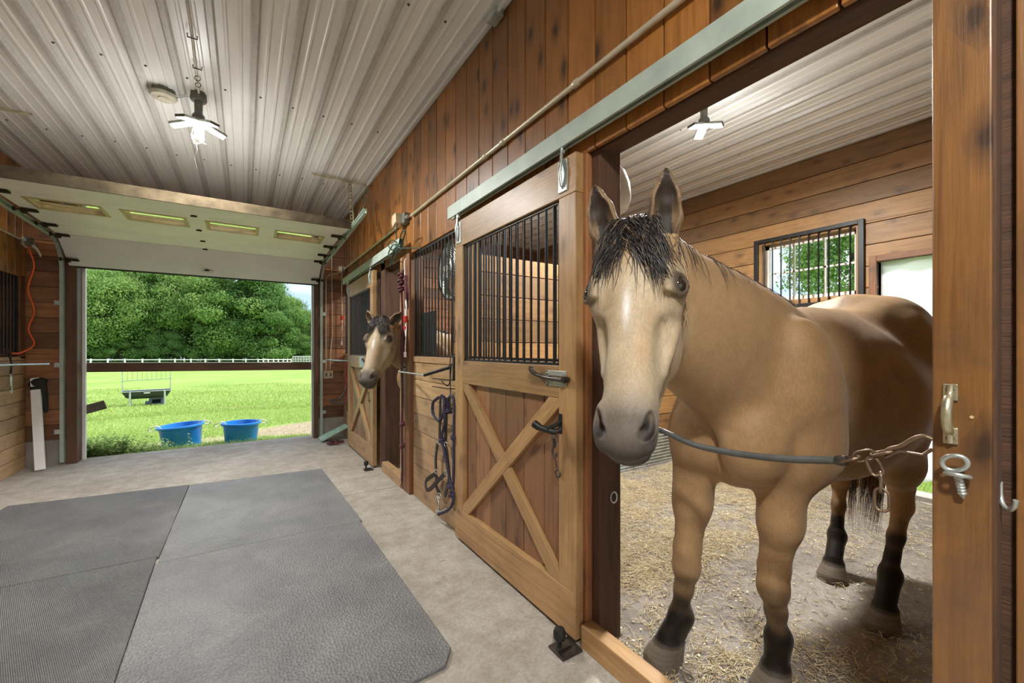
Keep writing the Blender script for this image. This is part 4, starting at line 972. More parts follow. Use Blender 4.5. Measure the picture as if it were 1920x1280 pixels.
    for i in range(m):
        t = rg.uniform(0, 1); p = V3(3.14, YC+.012, 1.25)*(1-t)+V3(3.14, YC+.022, 1.0)*t; ang = rg.uniform(0, 2*PI); d = V3(math.cos(ang)*.022, math.sin(ang)*.032, 0); zl = rg.uniform(.22, .62)
        ctrl[i] = [p, p+d*1.5-V3(0, 0, .06), V3(3.14, YC+.03, .9)+d*2.1, V3(3.09, YC+.06, .62)+d*2.4+rg.normal(0, .008, 3), V3(3.06, YC+.08, zl)+d*1.9+rg.normal(0, .012, 3)]
    vv, ff, cc = strands(None, ctrl, rg.uniform(.0008, .0016, m), rg.uniform(0, 1, m), 10); link_mesh('tail', vv+off, ff, M['tailhair'], root, True, r=cc, loc=tuple(ro))
    return root

fr = head_frame((.894, .781, 1.622), 212.5, 66, 4)
fr['fore'] = [((1.57, 1.04, .86), (1.555, 1.075, .42), (1.535, 1.095, .185), (1.478, 1.122, 0), 1), ((1.66, .745, .85), (1.69, .80, .42), (1.725, .803, .19), (1.700, .805, 0), -1)]
fr['hind'] = [((2.70, 1.05, .86), (2.985, 1.04, .55), (2.915, 1.035, .215), (2.82, 1.02, 0), 1), ((2.55, .69, .86), (2.735, .70, .56), (2.600, .71, .225), (2.525, .712, 0), -1)]
z_ = V3(0, 0, 1)
fr['ears'] = [(1, z_*1.0+fr['s']*.02+fr['h']*.05, fr['h']*.9+fr['s']*.25), (-1, z_*1.0-fr['s']*.22+fr['h']*.05, fr['h']*.95-fr['s']*.05)]
make_horse('horse', fr, 'large buckskin horse with black forelock standing in the near stall doorway', (0, 0, 0), .0075, True)

f2 = head_frame((1.02, .265, 1.555), 225, 60, -3); f2['earlen'] = .8
f2['fore'] = [((1.67, 1.02, .86), (1.68, 1.03, .42), (1.69, 1.03, .19), (1.66, 1.03, 0), 1), ((1.72, .735, .85), (1.74, .74, .42), (1.75, .74, .19), (1.72, .735, 0), -1)]
f2['hind'] = [((2.70, 1.05, .86), (2.985, 1.04, .55), (2.915, 1.035, .215), (2.82, 1.02, 0), 1), ((2.62, .69, .86), (2.88, .70, .56), (2.80, .71, .225), (2.72, .712, 0), -1)]
f2['mid'] = (1.36, .62, 1.36)
f2['ears'] = [(1, z_*.8+f2['s']*.6-f2['h']*.15, f2['h']*.9+f2['s']*.5), (-1, z_*.9-f2['s']*.5-f2['h']*.1, f2['h']*.9-f2['s']*.35)]
f2['wisps'] = True
make_horse('horse', f2, 'small buckskin horse putting its head out of the far stall doorway', (-.0, 3.495, 0), .0085, False)
# ---------------------------------------------------------------- small helper: where a sight line meets a plane x = X or y = Y or z = Z
_S, _C = math.sin(math.radians(32.6)), math.cos(math.radians(32.6))
def _ray(px, py): u = (px-960)/784; return Vector((_S+u*_C, _C-u*_S, (655-py)/784))
def onx(X, px, py, dz=0): r = _ray(px, py); return r*(X/r.x)+Vector((0, 0, 1.3+dz))
def ony(Y, px, py, dz=0): r = _ray(px, py); return r*(Y/r.y)+Vector((0, 0, 1.3+dz))

# ---------------------------------------------------------------- lamps
def bay_lamp(x, y, z, wings, label, power, rot=0, tilt=.25, L=.15):
    """folding led lamp: dark hub with flat lit wings; the wings shine downward"""
    r = empty('ceiling_lamp', (x, y, CZ), label, 'lamp')
    b = MB(); b.lathe([(.052, 0), (.055, -.05), (.05, -.062), (.03, -.066)], (x, y, CZ), 20).build('junction_box', M['boxgrey'], r, smooth=True)
    MB().lathe([(.028, CZ-.06), (.026, z+.07), (.04, z+.05), (.045, z), (.03, z-.015)], (x, y, 0), 20).build('hub', M['boxgrey'], r, smooth=True)
    for k in range(wings):
        a = rot+2*PI*k/wings; d = Vector((math.cos(a), math.sin(a), -tilt)).normalized(); sd = Vector((-math.sin(a), math.cos(a), 0)); up = d.cross(sd)
        c = Vector((x, y, z+.01)); wg = MB().obox(c+d*(.04+L/2), (d, sd, up), (L, .072, .02)).build('wing', M['boxgrey'], r, bevel=.004)
        dn = up if up.z < 0 else -up
        MB().obox(c+d*(.04+L/2)+dn*.0125, (d, sd, up), (L-.01, .062, .006)).build('led_panel', M['led'], wg, bevel=.003)
    add_light('lamp_light', 'AREA', (0, 0, z-.075-CZ), power, (1, .985, .95), r, shape='DISK', size=.28)
    add_light('lamp_light', 'POINT', (0, 0, z-.10-CZ), power*.15, (1, .985, .95), r, shadow_soft_size=.10)
    return r
bay_lamp(-.30, 4.03, 3.055, 5, 'lit white led lamp with five flat wings on the aisle ceiling', 70, .35, .3)
bay_lamp(3.0, 1.93, 3.03, 3, 'small three-winged led lamp lit on the near stall ceiling', 100, .9, .25, .10)
bay_lamp(-.30, -.6, 3.12, 5, 'unseen led lamp added on the aisle ceiling behind the photographer', 75)  # lamp out of view, added to help light the aisle
bay_lamp(3.0, 5.0, 3.12, 3, 'led lamp on the far stall ceiling', 45)
# smoke detector beside the aisle lamp, wire and ceiling conduits
r = empty('smoke_detector', (-.52, 4.12, CZ), 'round beige smoke detector beside the aisle lamp', 'smoke detector')
MB().lathe([(.072, 0), (.072, -.04), (.068, -.045)], (-.52, 4.12, CZ), 28).build('base', M['boxgrey'], r, smooth=True)
MB().lathe([(.084, -.036), (.086, -.05), (.078, -.062), (.036, -.066), (.034, -.072), (.028, -.072)], (-.52, 4.12, CZ), 32).build('cover', M['smoke'], r, smooth=True)
tag(MB().tube(spline([(-.45, 4.12, CZ-.03), (-.42, 4.10, CZ-.036), (-.38, 4.07, CZ-.03), (-.345, 4.05, CZ-.03)], 4), .005, 6).tube([(-.45, 4.11, CZ-.024), (-.345, 4.04, CZ-.024)], .003, 6).build('wire', M['galv'], smooth=True, loc=(-.45, 4.12, CZ-.03)), 'short metal wire between smoke detector and lamp box', 'wire')
cc = MB().tube([(-.295, 3.98, CZ-.022), (-.275, 3.2, CZ-.022), (-.265, .2, CZ-.022)], .0075, 10).build('ceiling_conduit', M['smoke'], smooth=True, loc=(-.28, 2, CZ))
tag(cc, 'thin grey conduit on the aisle ceiling leading to the lamp', 'conduit')
for y in (3.28, 3.62): MB().tube([(-.30, y, CZ-.012), (-.30, y, CZ-.034), (-.25, y, CZ-.034), (-.25, y, CZ-.012)], .004, 6).build('clip', M['darkmetal'], cc, smooth=True)
for c_ in ((-.285, 3.80, CZ-.052), (-.283, 3.72, CZ-.048)): MB().ring(c_, .017, .0025, (.2, 1, 0)).build('wire_ring', M['darkmetal'], cc, smooth=True)
nest = MB()
for k in range(26):
    p = Vector((-.30, 3.96, 2.90)); q = [p+Vector([random.gauss(0, .02) for _ in range(3)]) for _ in range(4)]; nest.tube(spline(q, 3), .002, 4)
tag(nest.build('cobweb_clump', M['smoke'], loc=(-.3, 3.96, 2.9)), 'dusty clump hanging on threads below the aisle lamp', 'cobweb', None, 'stuff')
tag(MB().tube(spline([(-.325, 4.0, 3.02), (-.335, 3.95, 2.9), (-.30, 3.93, 2.82), (-.315, 3.93, 2.74), (-.30, 3.93, 2.66)], 5), .0015, 4).build('cobweb_thread', M['white'], loc=(-.33, 4, 3)), 'pale thread hanging from the aisle lamp', 'cobweb')
cc = MB().tube([(2.95, 1.98, CZ-.018), (2.2, 2.5, CZ-.018), (1.45, 3.05, CZ-.018)], .009, 10).build('ceiling_conduit', M['boxgrey'], smooth=True, loc=(2.2, 2.5, CZ))
tag(cc, 'dark conduit crossing the stall ceiling from the lamp', 'conduit')
MB().ring((2.35, 2.395, CZ-.02), .016, .004, (.8, -.55, 0)).build('clip', M['darkmetal'], cc, smooth=True)
# surface box at the near end of the aisle ceiling
tag(MB().box(XW-.075, XW-.01, 2.06, 2.16, CZ-.06, CZ-.014).build('junction_box', M['galv'], bevel=.004, loc=(XW-.04, 2.1, CZ)), 'grey metal box where ceiling and siding meet', 'junction box')

# ---------------------------------------------------------------- wall conduit with boxes
def conduit(pts, r, label, mat='pvc', clips=(), ax=(0, 1, 0)):
    o = MB().tube(pts, r, 12).build('wall_conduit', M[mat], smooth=True, loc=pts[0]); tag(o, label, 'conduit')
    for c in clips:
        k = MB().lathe([(r*1.12, -.022), (r*1.4, -.016), (r*1.4, .016), (r*1.12, .022)], c, 12, ax); k.build('coupling', M[mat], o, smooth=True)
    return o
conduit([(XW-.02, 3.62, 2.49), (XW-.02, -1.0, 2.49)], .0125, 'long cream conduit on the siding above the near stall track', 'pvc', [(XW-.02, 2.26, 2.49), (XW-.02, 2.05, 2.49), (XW-.02, 1.42, 2.49)])
conduit([(XW-.02, 6.66, 2.49), (XW-.02, 3.90, 2.49)], .0125, 'cream conduit on the siding above the far stall', 'pvc', [(XW-.02, 4.4, 2.49), (XW-.02, 5.2, 2.49)])
def outlet(p, label, s=1.0, d=(0, 1, 0)):
    r = empty('light_box', p, label, 'electrical box'); x, y, z = p
    MB().box(x-.05*s, x, y-.055*s, y+.055*s, z-.045*s, z+.05*s).build('back_box', M['boxgrey'], r, bevel=.006)
    q = MB(); q.prism([(-.06, -.03), (.05, -.055), (.075, .0), (.06, .055), (-.05, .06)], (-.085*s, 0, 0), (x-.02*s, y+.08*s, z), ((0, s, 0), (0, 0, s)))
    q.build('cover', M['yellowed'], r, bevel=.008)
    MB().lathe([(.014, 0), (.018, .02), (.016, .05)], (x-.03*s, y-.055*s, z), 12, (0, -1, 0)).build('fitting', M['galv'], r, smooth=True)
    return r
outlet((XW, 3.78, 2.50), 'yellowed plastic box on the siding between the two stall doors')
outlet((XW-.0, 6.60, 2.49), 'yellowed plastic box in the far right corner', .85)
outlet((XL+.09, 6.60, 2.46), 'yellowed plastic box in the far left corner above the orange cord', .95)
conduit([(XL+.02, 3.5, 2.47), (XL+.02, 6.52, 2.47)], .0125, 'cream conduit along the left wall')
# wiring on the end wall right of the overhead door
conduit(spline([(1.19, 6.725, 2.44), (1.12, 6.725, 2.43), (1.035, 6.725, 2.38), (1.02, 6.725, 2.2), (1.02, 6.725, 1.0)], 5), .008, 'thin cream conduit bending down to the outlet on the end wall')
conduit([(1.10, 6.725, 2.7), (1.105, 6.725, 1.5), (1.09, 6.725, 1.35), (1.075, 6.725, 1.0)], .007, 'thin cream cable down the end wall beside the conduit')
r = empty('outlet', (1.05, 6.735, .93), 'beige double outlet plate on the end wall', 'outlet')
MB().box(.985, 1.115, 6.70, 6.75, .87, .985).build('plate', M['yellowed'], r, bevel=.005)
for dx in (-.03, .03):
    s_ = MB(); s_.box(1.05+dx-.016, 1.05+dx+.016, 6.696, 6.70, .90, .955); s_.build('socket', M['boxgrey'], r, bevel=.002)

# ---------------------------------------------------------------- overhead door
root = empty('overhead_door', (-.39, 5.6, 2.55), 'white sectional overhead door raised under the ceiling with four small windows', 'overhead door')
seam = [(6.70, 2.25), (6.31, 2.525), (5.96, 2.548), (5.49, 2.560), (4.95, 2.565), (4.47, 2.53)]
DX0, DX1 = -1.675, .905
for i, ((ya, za), (yb, zb)) in enumerate(zip(seam[:-1], seam[1:])):
    d = Vector((0, yb-ya, zb-za)); L = d.length; d.normalize(); up = Vector((1, 0, 0)).cross(d); up = up if up.z > 0 else -up
    mb = MB()
    def slab(x0, x1, t0, t1, th=.042, lift=0, m_=None): 
        (m_ or mb).obox(Vector(((x0+x1)/2, ya, za))+d*(t0+t1)/2+up*(th/2+lift), ((1, 0, 0), d, up), (x1-x0, t1-t0, th))
    if i == 3:
        wins = [(-1.555, -1.07), (-.955, -.47), (-.33, .13), (.27, .76)]; t0, t1 = .07, .42
        slab(DX0, DX1, .003, t0); slab(DX0, DX1, t1, L-.003); xs = [DX0]+[q for w_ in wins for q in w_]+[DX1]
        for k in range(0, len(xs), 2): slab(xs[k], xs[k+1], t0, t1)
        pnl = mb.build('section', M['doorwhite'], root)
        for (xa, xb) in wins:
            w_ = MB()
            for (p, q, s0, s1) in ((xa, xb, t0, t0+.028), (xa, xb, t1-.028, t1), (xa, xa+.028, t0+.028, t1-.028), (xb-.028, xb, t0+.028, t1-.028)): slab(p, q, s0, s1, .05, -.006, w_)
            wf = w_.build('window_frame', M['cream'], pnl, bevel=.003)
            w_ = MB(); slab(xa+.028, xb-.028, t0+.028, t1-.028, .004, .026, w_); w_.build('pane', M['clear'], pnl)
    else:
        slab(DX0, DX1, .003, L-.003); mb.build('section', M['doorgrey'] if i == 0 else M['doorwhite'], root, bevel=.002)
    if i == 0:
        s_ = MB(); slab(DX0, DX1, -.03, .003, .03, .004, s_); s_.build('rubber_seal', M['blackmetal'], root)
        hnd = MB(); c = Vector((-.398, ya, za))+d*.10-up*.012
        hnd.obox(c, ((1, 0, 0), d, up), (.13, .035, .006)); hnd.tube([c+Vector((-.045, 0, 0)), c+Vector((-.04, 0, 0))-up*.02, c+Vector((.04, 0, 0))-up*.02, c+Vector((.045, 0, 0))], .005, 8)
        hnd.build('lift_handle', M['white'], root)
s_ = MB(); s_.prism([(0, 0), (.028, 0), (.028, .045), (.006, .045), (.006, .075), (0, .075)], (DX1-DX0, 0, 0), (DX0, 4.440, 2.535), ((0, 1, 0), (0, 0, 1)))
s_.build('reinforcing_strut', M['strut'], root, bevel=.002)
MB().box(DX0, DX1, 4.425, 4.44, 2.515, 2.58).build('edge_strip', M['strut'], root)
for (y, z) in seam[1:5]+[(6.60, 2.315)]:
    hg = MB(); hg.lathe([(.028, 0), (.026, -.006), (.012, -.010)], (-.405, y, z-.0), 6, (0, 0, 1), sx=.8); hg.tube([(-.43, y, z-.008), (-.38, y, z-.008)], .006, 8)
    hg.build('hinge', M['strut'], root)
    for sgn, xe in ((-1, DX0), (1, DX1)):
        b = MB(); b.box(xe-sgn*.10, xe+sgn*.0, y-.028, y+.028, z-.022, z-.004); b.box(xe-sgn*.03, xe, y-.03, y+.03, z-.04, z-.0); b.tube([(xe-sgn*.03, y, z-.016), (xe+sgn*.045, y, z-.012)], .006, 8)
        b.lathe([(.019, -.007), (.022, 0), (.019, .007)], (xe+sgn*.045, y, z-.012), 14, (1, 0, 0))
        b.build('roller_bracket', M['strut'], root)
# tracks either side
def ctrack(x, sgn, label, yend):
    path = [(6.72, .03), (6.71, 2.20)]+[(6.71-.34*(1-math.cos(t)), 2.20+.33*math.sin(t)) for t in np.linspace(.15, PI/2, 9)]+[(5.5, 2.545), (yend, 2.60)]
    o = MB(); prof = [(-.024, -.016), (-.024, .016), (-.018, .016), (-.018, -.010), (.018, -.010), (.018, .016), (.024, .016), (.024, -.016)]
    P = [Vector((x, p[0], p[1])) for p in path]; vs = []; n = len(prof)
    for i, p in enumerate(P):
        t = (P[min(i+1, len(P)-1)]-P[max(i-1, 0)]).normalized(); w = Vector((sgn*-1, 0, 0)); u = t.cross(w)
        for a, b in prof: vs.append(p+u*a+w*b)
    fs = [(i*n+k, i*n+(k+1) % n, (i+1)*n+(k+1) % n, (i+1)*n+k) for i in range(len(P)-1) for k in range(n)]+[tuple(range(n)), tuple(range(len(vs)-1, len(vs)-n-1, -1))]
    o._add(vs, fs); ob = o.build('overhead_door_track', M['track'], loc=(x, 6.72, .03)); tag(ob, label, 'overhead door track')
    for z in (.35, 1.1, 1.8):
        b = MB(); b.prism([(0, 0), (.045, 0), (.045, .004), (.004, .004), (.004, .045), (0, .045)], (0, 0, .05), (x+sgn*.018, 6.71, z), ((sgn, 0, 0), (0, 1, 0))); b.build('wall_clip', M['galv'], ob)
    return ob
ctrack(-1.735, -1, 'curved steel track left of the overhead door', 4.05)
ctrack(.955, 1, 'curved steel track right of the overhead door', 4.05)
def perf(p, q, label, up=(0, 0, 1), name='perforated_angle', w=.032):
    p, q = Vector(p), Vector(q); a = (q-p).normalized(); u = Vector(up); s = a.cross(u).normalized(); u = s.cross(a); L = (q-p).length
    m = MB(); n = max(3, int(L/.05))
    for k in range(n+1): m.obox(p+a*(L*k/n), (a, s, u), (.018 if 0 < k < n else .03, w, .0025))
    for sg in (-1, 1): m.obox((p+q)/2+s*sg*w*.40, (a, s, u), (L, w*.2, .0025))
    m.obox((p+q)/2+s*w*.5+u*-.012, (a, s, u), (L, .0025, .024))
    o = m.build(name, M['oldmetal'], loc=p); return tag(o, label, 'bracket')
perf((.64, 5.10, CZ-.024), (1.255, 5.12, CZ-.024), 'perforated steel angle on the ceiling at the right door track')
perf((1.02, 5.09, CZ-.04), (.985, 4.75, 2.60), 'perforated steel hanger dropping from ceiling to the right door track', (0, 1, 0))
perf((1.235, 5.10, CZ-.04), (.99, 4.55, 2.62), 'slanting perforated steel brace above the right door track', (0, 1, 0))
perf((-2.0, 5.10, CZ-.024), (-1.50, 5.08, CZ-.024), 'perforated steel angle on the ceiling at the left door track')

# ---------------------------------------------------------------- bar grilles in the stall fronts
def grille(y0, y1, x, label, z0=1.24, z1=2.16, sp=.066, mesh=None, frame=True):
    r = empty('bar_grille', (x, (y0+y1)/2, z0), label, 'grille', 'black bar grilles')
    m = MB(); m.box(x-.008, x+.008, y0, y0+.016, z0, z1); m.box(x-.008, x+.008, y1-.016, y1, z0, z1); m.box(x-.008, x+.008, y0+.016, y1-.016, z0, z0+.014); m.box(x-.008, x+.008, y0+.016, y1-.016, z1-.014, z1)
    m.build('frame', M['blackmetal'], r)
    n = int((y1-y0)/sp)
    for k in range(1, n):
        y = y0+(y1-y0)*k/n; MB().tube([(x, y, z0), (x, y, z1)], .0062, 8).build('bar', M['blackmetal'], r, smooth=True)
    return r
grille(2.685, 3.61, XW+.015, 'black bars over the board wall between the two doorways, fan behind')
grille(1.475, 2.595, XW+.017, 'black bars in the stall front directly behind the near sliding door')
grille(4.69, 5.97, XW+.015, 'black bars in the stall front behind the far sliding door')
grille(6.07, 6.64, XW+.015, 'short run of black bars at the far end of the stall front')
grille(5.3, 6.58, XL-.02, 'black bars in the left wall beside the orange cord', sp=.075)
# dark mesh board behind the left part of the middle bars
mm = MB(); mm.box(XW+.05, XW+.056, 3.22, 3.60, 1.25, 1.62)
tag(mm.build('mesh_panel', M['blackcloth'], loc=(XW+.05, 3.4, 1.25)), 'dark mesh panel behind the bars left of the fan', 'panel')
# round fan hung inside the bars
fc = Vector((XW+.10, 3.02, 1.93)); r = empty('drum_fan', tuple(fc), 'round grey wire-guarded fan behind the black bars', 'fan')
g = MB()
for k in range(1, 17): 
    R = .235*k/16; xo = -.045+.04*(k/16)**3; g.ring((fc.x+xo, fc.y, fc.z), R, .0016, (1, 0, 0), 5, 40)
g.build('guard', M['galv'], r, smooth=True, kind=None)
g = MB()
for k in range(6):
    a = 2*PI*k/6+.26; g.tube([(fc.x-.047, fc.y, fc.z), (fc.x-.04, fc.y+.12*math.cos(a), fc.z+.12*math.sin(a)), (fc.x-.005, fc.y+.235*math.cos(a), fc.z+.235*math.sin(a))], .003, 6)
g.build('spokes', M['galv'], r, smooth=True)
MB().lathe([(.005, -.056), (.028, -.054), (.03, -.046), (.02, -.04)], tuple(fc), 20, (1, 0, 0)).build('badge', M['white'], r, smooth=True)
MB().lathe([(.238, -.02), (.246, -.01), (.246, .06), (.238, .07), (.232, .06), (.232, -.01)], tuple(fc), 40, (1, 0, 0), cap=False).build('drum', M['boxgrey'], r, smooth=True)
MB().lathe([(.05, -.01), (.055, .0), (.055, .06), (.04, .07)], tuple(fc), 20, (1, 0, 0)).build('motor', M['blackmetal'], r, smooth=True)
for k in range(3):
    a = 2*PI*k/3; d = Vector((0, math.cos(a), math.sin(a))); sd = Vector((.35, -math.sin(a), math.cos(a))).normalized()
    MB().obox(fc+d*.125+Vector((.02, 0, 0)), (d, sd, d.cross(sd)), (.17, .11, .004)).build('blade', M['boxgrey'], r)
MB().tube([(fc.x-.02, fc.y+.2, fc.z+.12), (XW+.02, 3.57, 2.13)], .004, 6).build('hanging_wire', M['galv'], r)

# ---------------------------------------------------------------- window bars and plastic sheet at the back of the stall
r = empty('window_bars', (XB-.02, 2.03, 1.75), 'black steel bars in front of the stall window', 'window bars'); x = XB-.022
m = MB(); y0, y1, z0, z1 = 1.525, 2.53, 1.74, 2.53
m.box(x-.012, x+.012, y0, y0+.045, z0, z1); m.box(x-.012, x+.012, y1-.045, y1, z0, z1); m.box(x-.012, x+.012, y0+.045, y1-.045, z0, z0+.04); m.box(x-.012, x+.012, y0+.045, y1-.045, z1-.04, z1)
m.build('frame', M['blackmetal'], r, bevel=.002)
for k in range(1, 11):
    y = y0+.02+(y1-y0-.04)*k/11; MB().tube([(x, y, z0+.03), (x, y, z1-.03)], .008, 8).build('bar', M['blackmetal'], r, smooth=True)
ny, nz = 28, 30; vs = []
for j in range(nz+1):
    for i in range(ny+1):
        y = .34+(1.425-.34)*i/ny; z = .16+(2.109-.16)*j/nz
        vs.append((XB+.06+.014*math.sin(i*.9+j*.15)+.01*math.sin(i*.35-j*.5)+.012*math.sin(j*.3), y, z+(.02*math.sin(i*.8) if j == 0 else 0)))
sh = link_mesh('plastic_sheet', vs, [(j*(ny+1)+i, j*(ny+1)+i+1, (j+1)*(ny+1)+i+1, (j+1)*(ny+1)+i) for j in range(nz) for i in range(ny)], M['tarp'], None, True, loc=(XB+.06, .9, 2.08))
md = sh.modifiers.new('solid', 'SOLIDIFY'); md.thickness = .001
tag(sh, 'white plastic sheet hung over the outside stall doorway', 'plastic sheet')

# ---------------------------------------------------------------- tack and cords on the stall front
def rope(name, pts, rad, mat, label, cat, n=6, knots=(), twist=True, parent=None, kmat=None):
    P = spline(pts, n); L = 0; o = MB()
    rr = []
    for i, p in enumerate(P):
        if i: L += (P[i]-P[i-1]).length
        rr.append(rad*(1+.10*math.sin(L*420)) if twist else rad)
    o.tube(P, rr, 10); 
    for (p, s_) in knots:
        p = Vector(p)
        for k in range(3): a = k*1.9+.4; o.ring(p+Vector((0, 0, (k-1)*rad*.9)), rad*1.25*s_, rad*.85, (math.sin(a)*.6, .25*math.cos(a), 1), 8, 14)
    ob = o.build(name, M[mat], parent, smooth=True, loc=pts[0] if not parent else None)
    if not parent: tag(ob, label, cat)
    return ob
rp = rope('lead_rope', [(1.225, 3.77, 2.03), (1.212, 3.78, 1.9), (1.215, 3.765, 1.6), (1.212, 3.77, 1.2), (1.215, 3.76, .9), (1.212, 3.77, .5), (1.215, 3.765, .25), (1.21, 3.76, .10)], .0105, 'redrope', 'dark red rope hanging down the post beside the small horse', 'rope', 14, [((1.212, 3.76, .62), 1.2), ((1.213, 3.765, .42), 1.2)])
for (z, sc_) in ((1.98, 1.5), (1.92, 1.7), (1.86, 1.4)):
    MB().ring((1.205, 3.765, z), .016*sc_, .011, (.3, .4, 1), 8, 14).ring((1.205, 3.76, z-.02), .014*sc_, .011, (-.4, .3, 1), 8, 14).build('knot', M['redrope'], rp, smooth=True)
rp2 = rope('lead_rope', [(1.20, 3.61, 1.95), (1.20, 3.60, 1.85), (1.20, 3.595, 1.76), (1.20, 3.60, 1.66)], .018, 'redrope', 'short thick bundle of dark red rope beside the white cord', 'rope', 10)
sn = MB(); sn.tube([(1.21, 3.76, .10), (1.208, 3.76, .07)], .006, 8); sn.ring((1.208, 3.76, .05), .014, .004, (1, .5, 0)); sn.tube([(1.205, 3.735, .30), (1.205, 3.735, .12)], .004, 6)
sn.build('snap', M['darkmetal'], rp, smooth=True)
def white_cord(x, y, z, s, label, L=.85):
    r = empty('extension_cord', (x, y, z), label, 'cord')
    MB().tube(spline([(x+.015, y+.05*s, z), (x-.005, y+.04*s, z-.05*s), (x-.01, y+.0*s, z-.3*s), (x-.005, y-.01*s, z-.42*s)], 6), .0045, 8).build('feed', M['whitecord'], r, smooth=True)
    q = MB()
    for (w, a, b) in ((.033, .40, .60), (.026, .44, .585), (.018, .42, .57)):
        q.tube(spline([(x-.01, y-.012*s, z-(b)*s), (x-.012, y-(.012+w)*s, z-(a+.07)*s), (x-.012, y-.012*s, z-a*s), (x-.008, y+(w-.012)*s, z-(a+.07)*s), (x-.01, y-.010*s, z-b*s)], 6), .0045, 8)
        q.tube(spline([(x-.01, y-.012*s, z-.60*s), (x-.012, y-(.012+w*.8)*s, z-.68*s), (x-.012, y-.022*s, z-.755*s), (x-.008, y+(w*.6-.012)*s, z-.68*s), (x-.01, y-.010*s, z-.60*s)], 6), .0045, 8)
    q.build('coils', M['whitecord'], r, smooth=True)
    for dz in (.57, .60, .665): MB().lathe([(.020*s, -.013*s), (.022*s, 0), (.020*s, .013*s)], (x-.011, y-.012*s, z-dz*s), 14).build('tape_band', M['redtape'], r, smooth=True)
    MB().tube(spline([(x-.01, y-.022*s, z-.75*s), (x-.008, y+.0, z-.82*s), (x-.008, y+.012*s, z-.90*s)], 5), .004, 8).build('tail', M['whitecord'], r, smooth=True)
    MB().box(x-.02, x+.0, y-.005*s, y+.03*s, z-.945*s, z-.895*s).build('plug', M['white'], r, bevel=.004)
white_cord(1.20, 3.60, 2.11, .93, 'bundled white extension cord with red tape beside the middle black bars')
white_cord(1.21, 6.50, 2.42, 1.12, 'bundled white cord with red tape hanging in the far right corner')
# green cord loops over the end of the far track
gc = MB(); z = 2.24; y = 3.72; x = 1.17
gc.tube(spline([(1.19, 3.84, 2.47), (1.18, 3.83, 2.38), (1.17, 3.77, 2.27)], 6), .005, 8)
for (dy, dz) in ((.23, .05), (-.27, .06), (.16, -.15), (.22, -.04)):
    gc.tube(spline([(x, y, z), (x-.02, y+dy*.5, z+dz*.5+.04), (x-.03, y+dy, z+dz), (x-.02, y+dy*.55, z+dz*.5-.05), (x, y, z-.01)], 6), .0055, 8)
gc.tube(spline([(1.17, 3.78, 2.22), (1.19, 3.5, 2.17), (1.22, 3.30, 2.13)], 6), .005, 8)
tag(gc.build('electric_cord', M['greencord'], smooth=True, loc=(1.17, 3.72, 2.24)), 'dark green cord tied in loops at the end of the far door track', 'cord')
# swing-out blanket bar
r = empty('blanket_bar', (1.235, 2.73, 1.16), 'black swing-out blanket bar reaching from the boards past the small horse', 'blanket bar')
a, b, c, d = onx(1.235, 845, 688), onx(1.09, 795, 703), onx(1.04, 752, 697), onx(1.18, 752, 688)
MB().tube([a, b*.4+a*.6, b], .0125, 10).build('arm', M['blackmetal'], r, smooth=True)
MB().tube([b, c, c+Vector((-.01, .03, .004))], .0055, 10).build('arm_end', M['galv'], r, smooth=True)
MB().tube(spline([c+Vector((0, 0, .008)), c+Vector((.05, .08, .02)), d, d+Vector((.03, -.02, 0))], 5), .006, 8).build('hook', M['blackmetal'], r, smooth=True)
MB().box(1.245, XW, 2.71, 2.735, 1.08, 1.25).build('wall_plate', M['blackmetal'], r, bevel=.002)
# bridle rack pegs
r = empty('tack_rack', (1.25, 2.75, 1.08), 'small black tack rack with thin pegs beside the near stall door', 'tack rack')
for z in (1.085, 1.025): MB().tube([(1.255, 2.66, z), (1.20, 2.72, z), (1.17, 2.92, z+.002)], .004, 6).build('peg', M['blackmetal'], r, smooth=True)
MB().tube(spline([(1.25, 2.76, 1.20), (1.235, 2.76, 1.06), (1.225, 2.79, 1.04), (1.215, 2.86, 1.07)], 5), .004, 6).build('hook', M['blackmetal'], r, smooth=True)
MB().tube(spline([(1.262, 2.68, 1.26), (1.215, 2.70, 1.24), (1.215, 2.70, 1.0), (1.215, 2.71, .86)], 5), .0035, 6).build('cord', M['blackmetal'], r, smooth=True)
# halter with purple lead rope
hx = 1.228; P = lambda px, py, dx=0: onx(hx+dx, px, py)
r = empty('halter', tuple(P(826, 745)), 'dark leather halter with metal rings hanging on the boards by the near stall door', 'halter')
def strap(pts, w=.013, t=.0045, n=6, mat='leather', nm='strap'):
    Q = spline(pts, n); m_ = MB(); vs = []
    for i, p in enumerate(Q):
        tt = (Q[min(i+1, len(Q)-1)]-Q[max(i-1, 0)]).normalized(); u = Vector((1, 0, 0)).cross(tt).normalized(); v = Vector((1, 0, 0))
        for (aa, bb) in ((-1, -1), (1, -1), (1, 1), (-1, 1)): vs.append(p+u*aa*w+v*bb*t)
    fs = [(i*4+k, i*4+(k+1) % 4, i*4+4+(k+1) % 4, i*4+4+k) for i in range(len(Q)-1) for k in range(4)]+[(3, 2, 1, 0), tuple(len(vs)-4+k for k in range(4))]
    m_._add(vs, fs); return m_.build(nm, M[mat], r, bevel=.001)
strap([P(826, 742), P(825, 770), P(824, 830)], .014)
strap([P(836, 745, -.01), P(836, 800, -.012), P(834, 835, -.01)], .015)
strap([P(820, 832), P(817, 860), P(818, 885)], .015)
strap([P(836, 835, -.01), P(840, 865, -.012), P(842, 895, -.01), P(834, 930, -.01)], .015)
strap([P(817, 888, -.005), P(800, 900, -.03), P(799, 915, -.045), P(806, 917, -.045), P(822, 900, -.02), P(835, 888, -.01)], .016)
strap([P(819, 890), P(818, 910), P(824, 925)], .015)
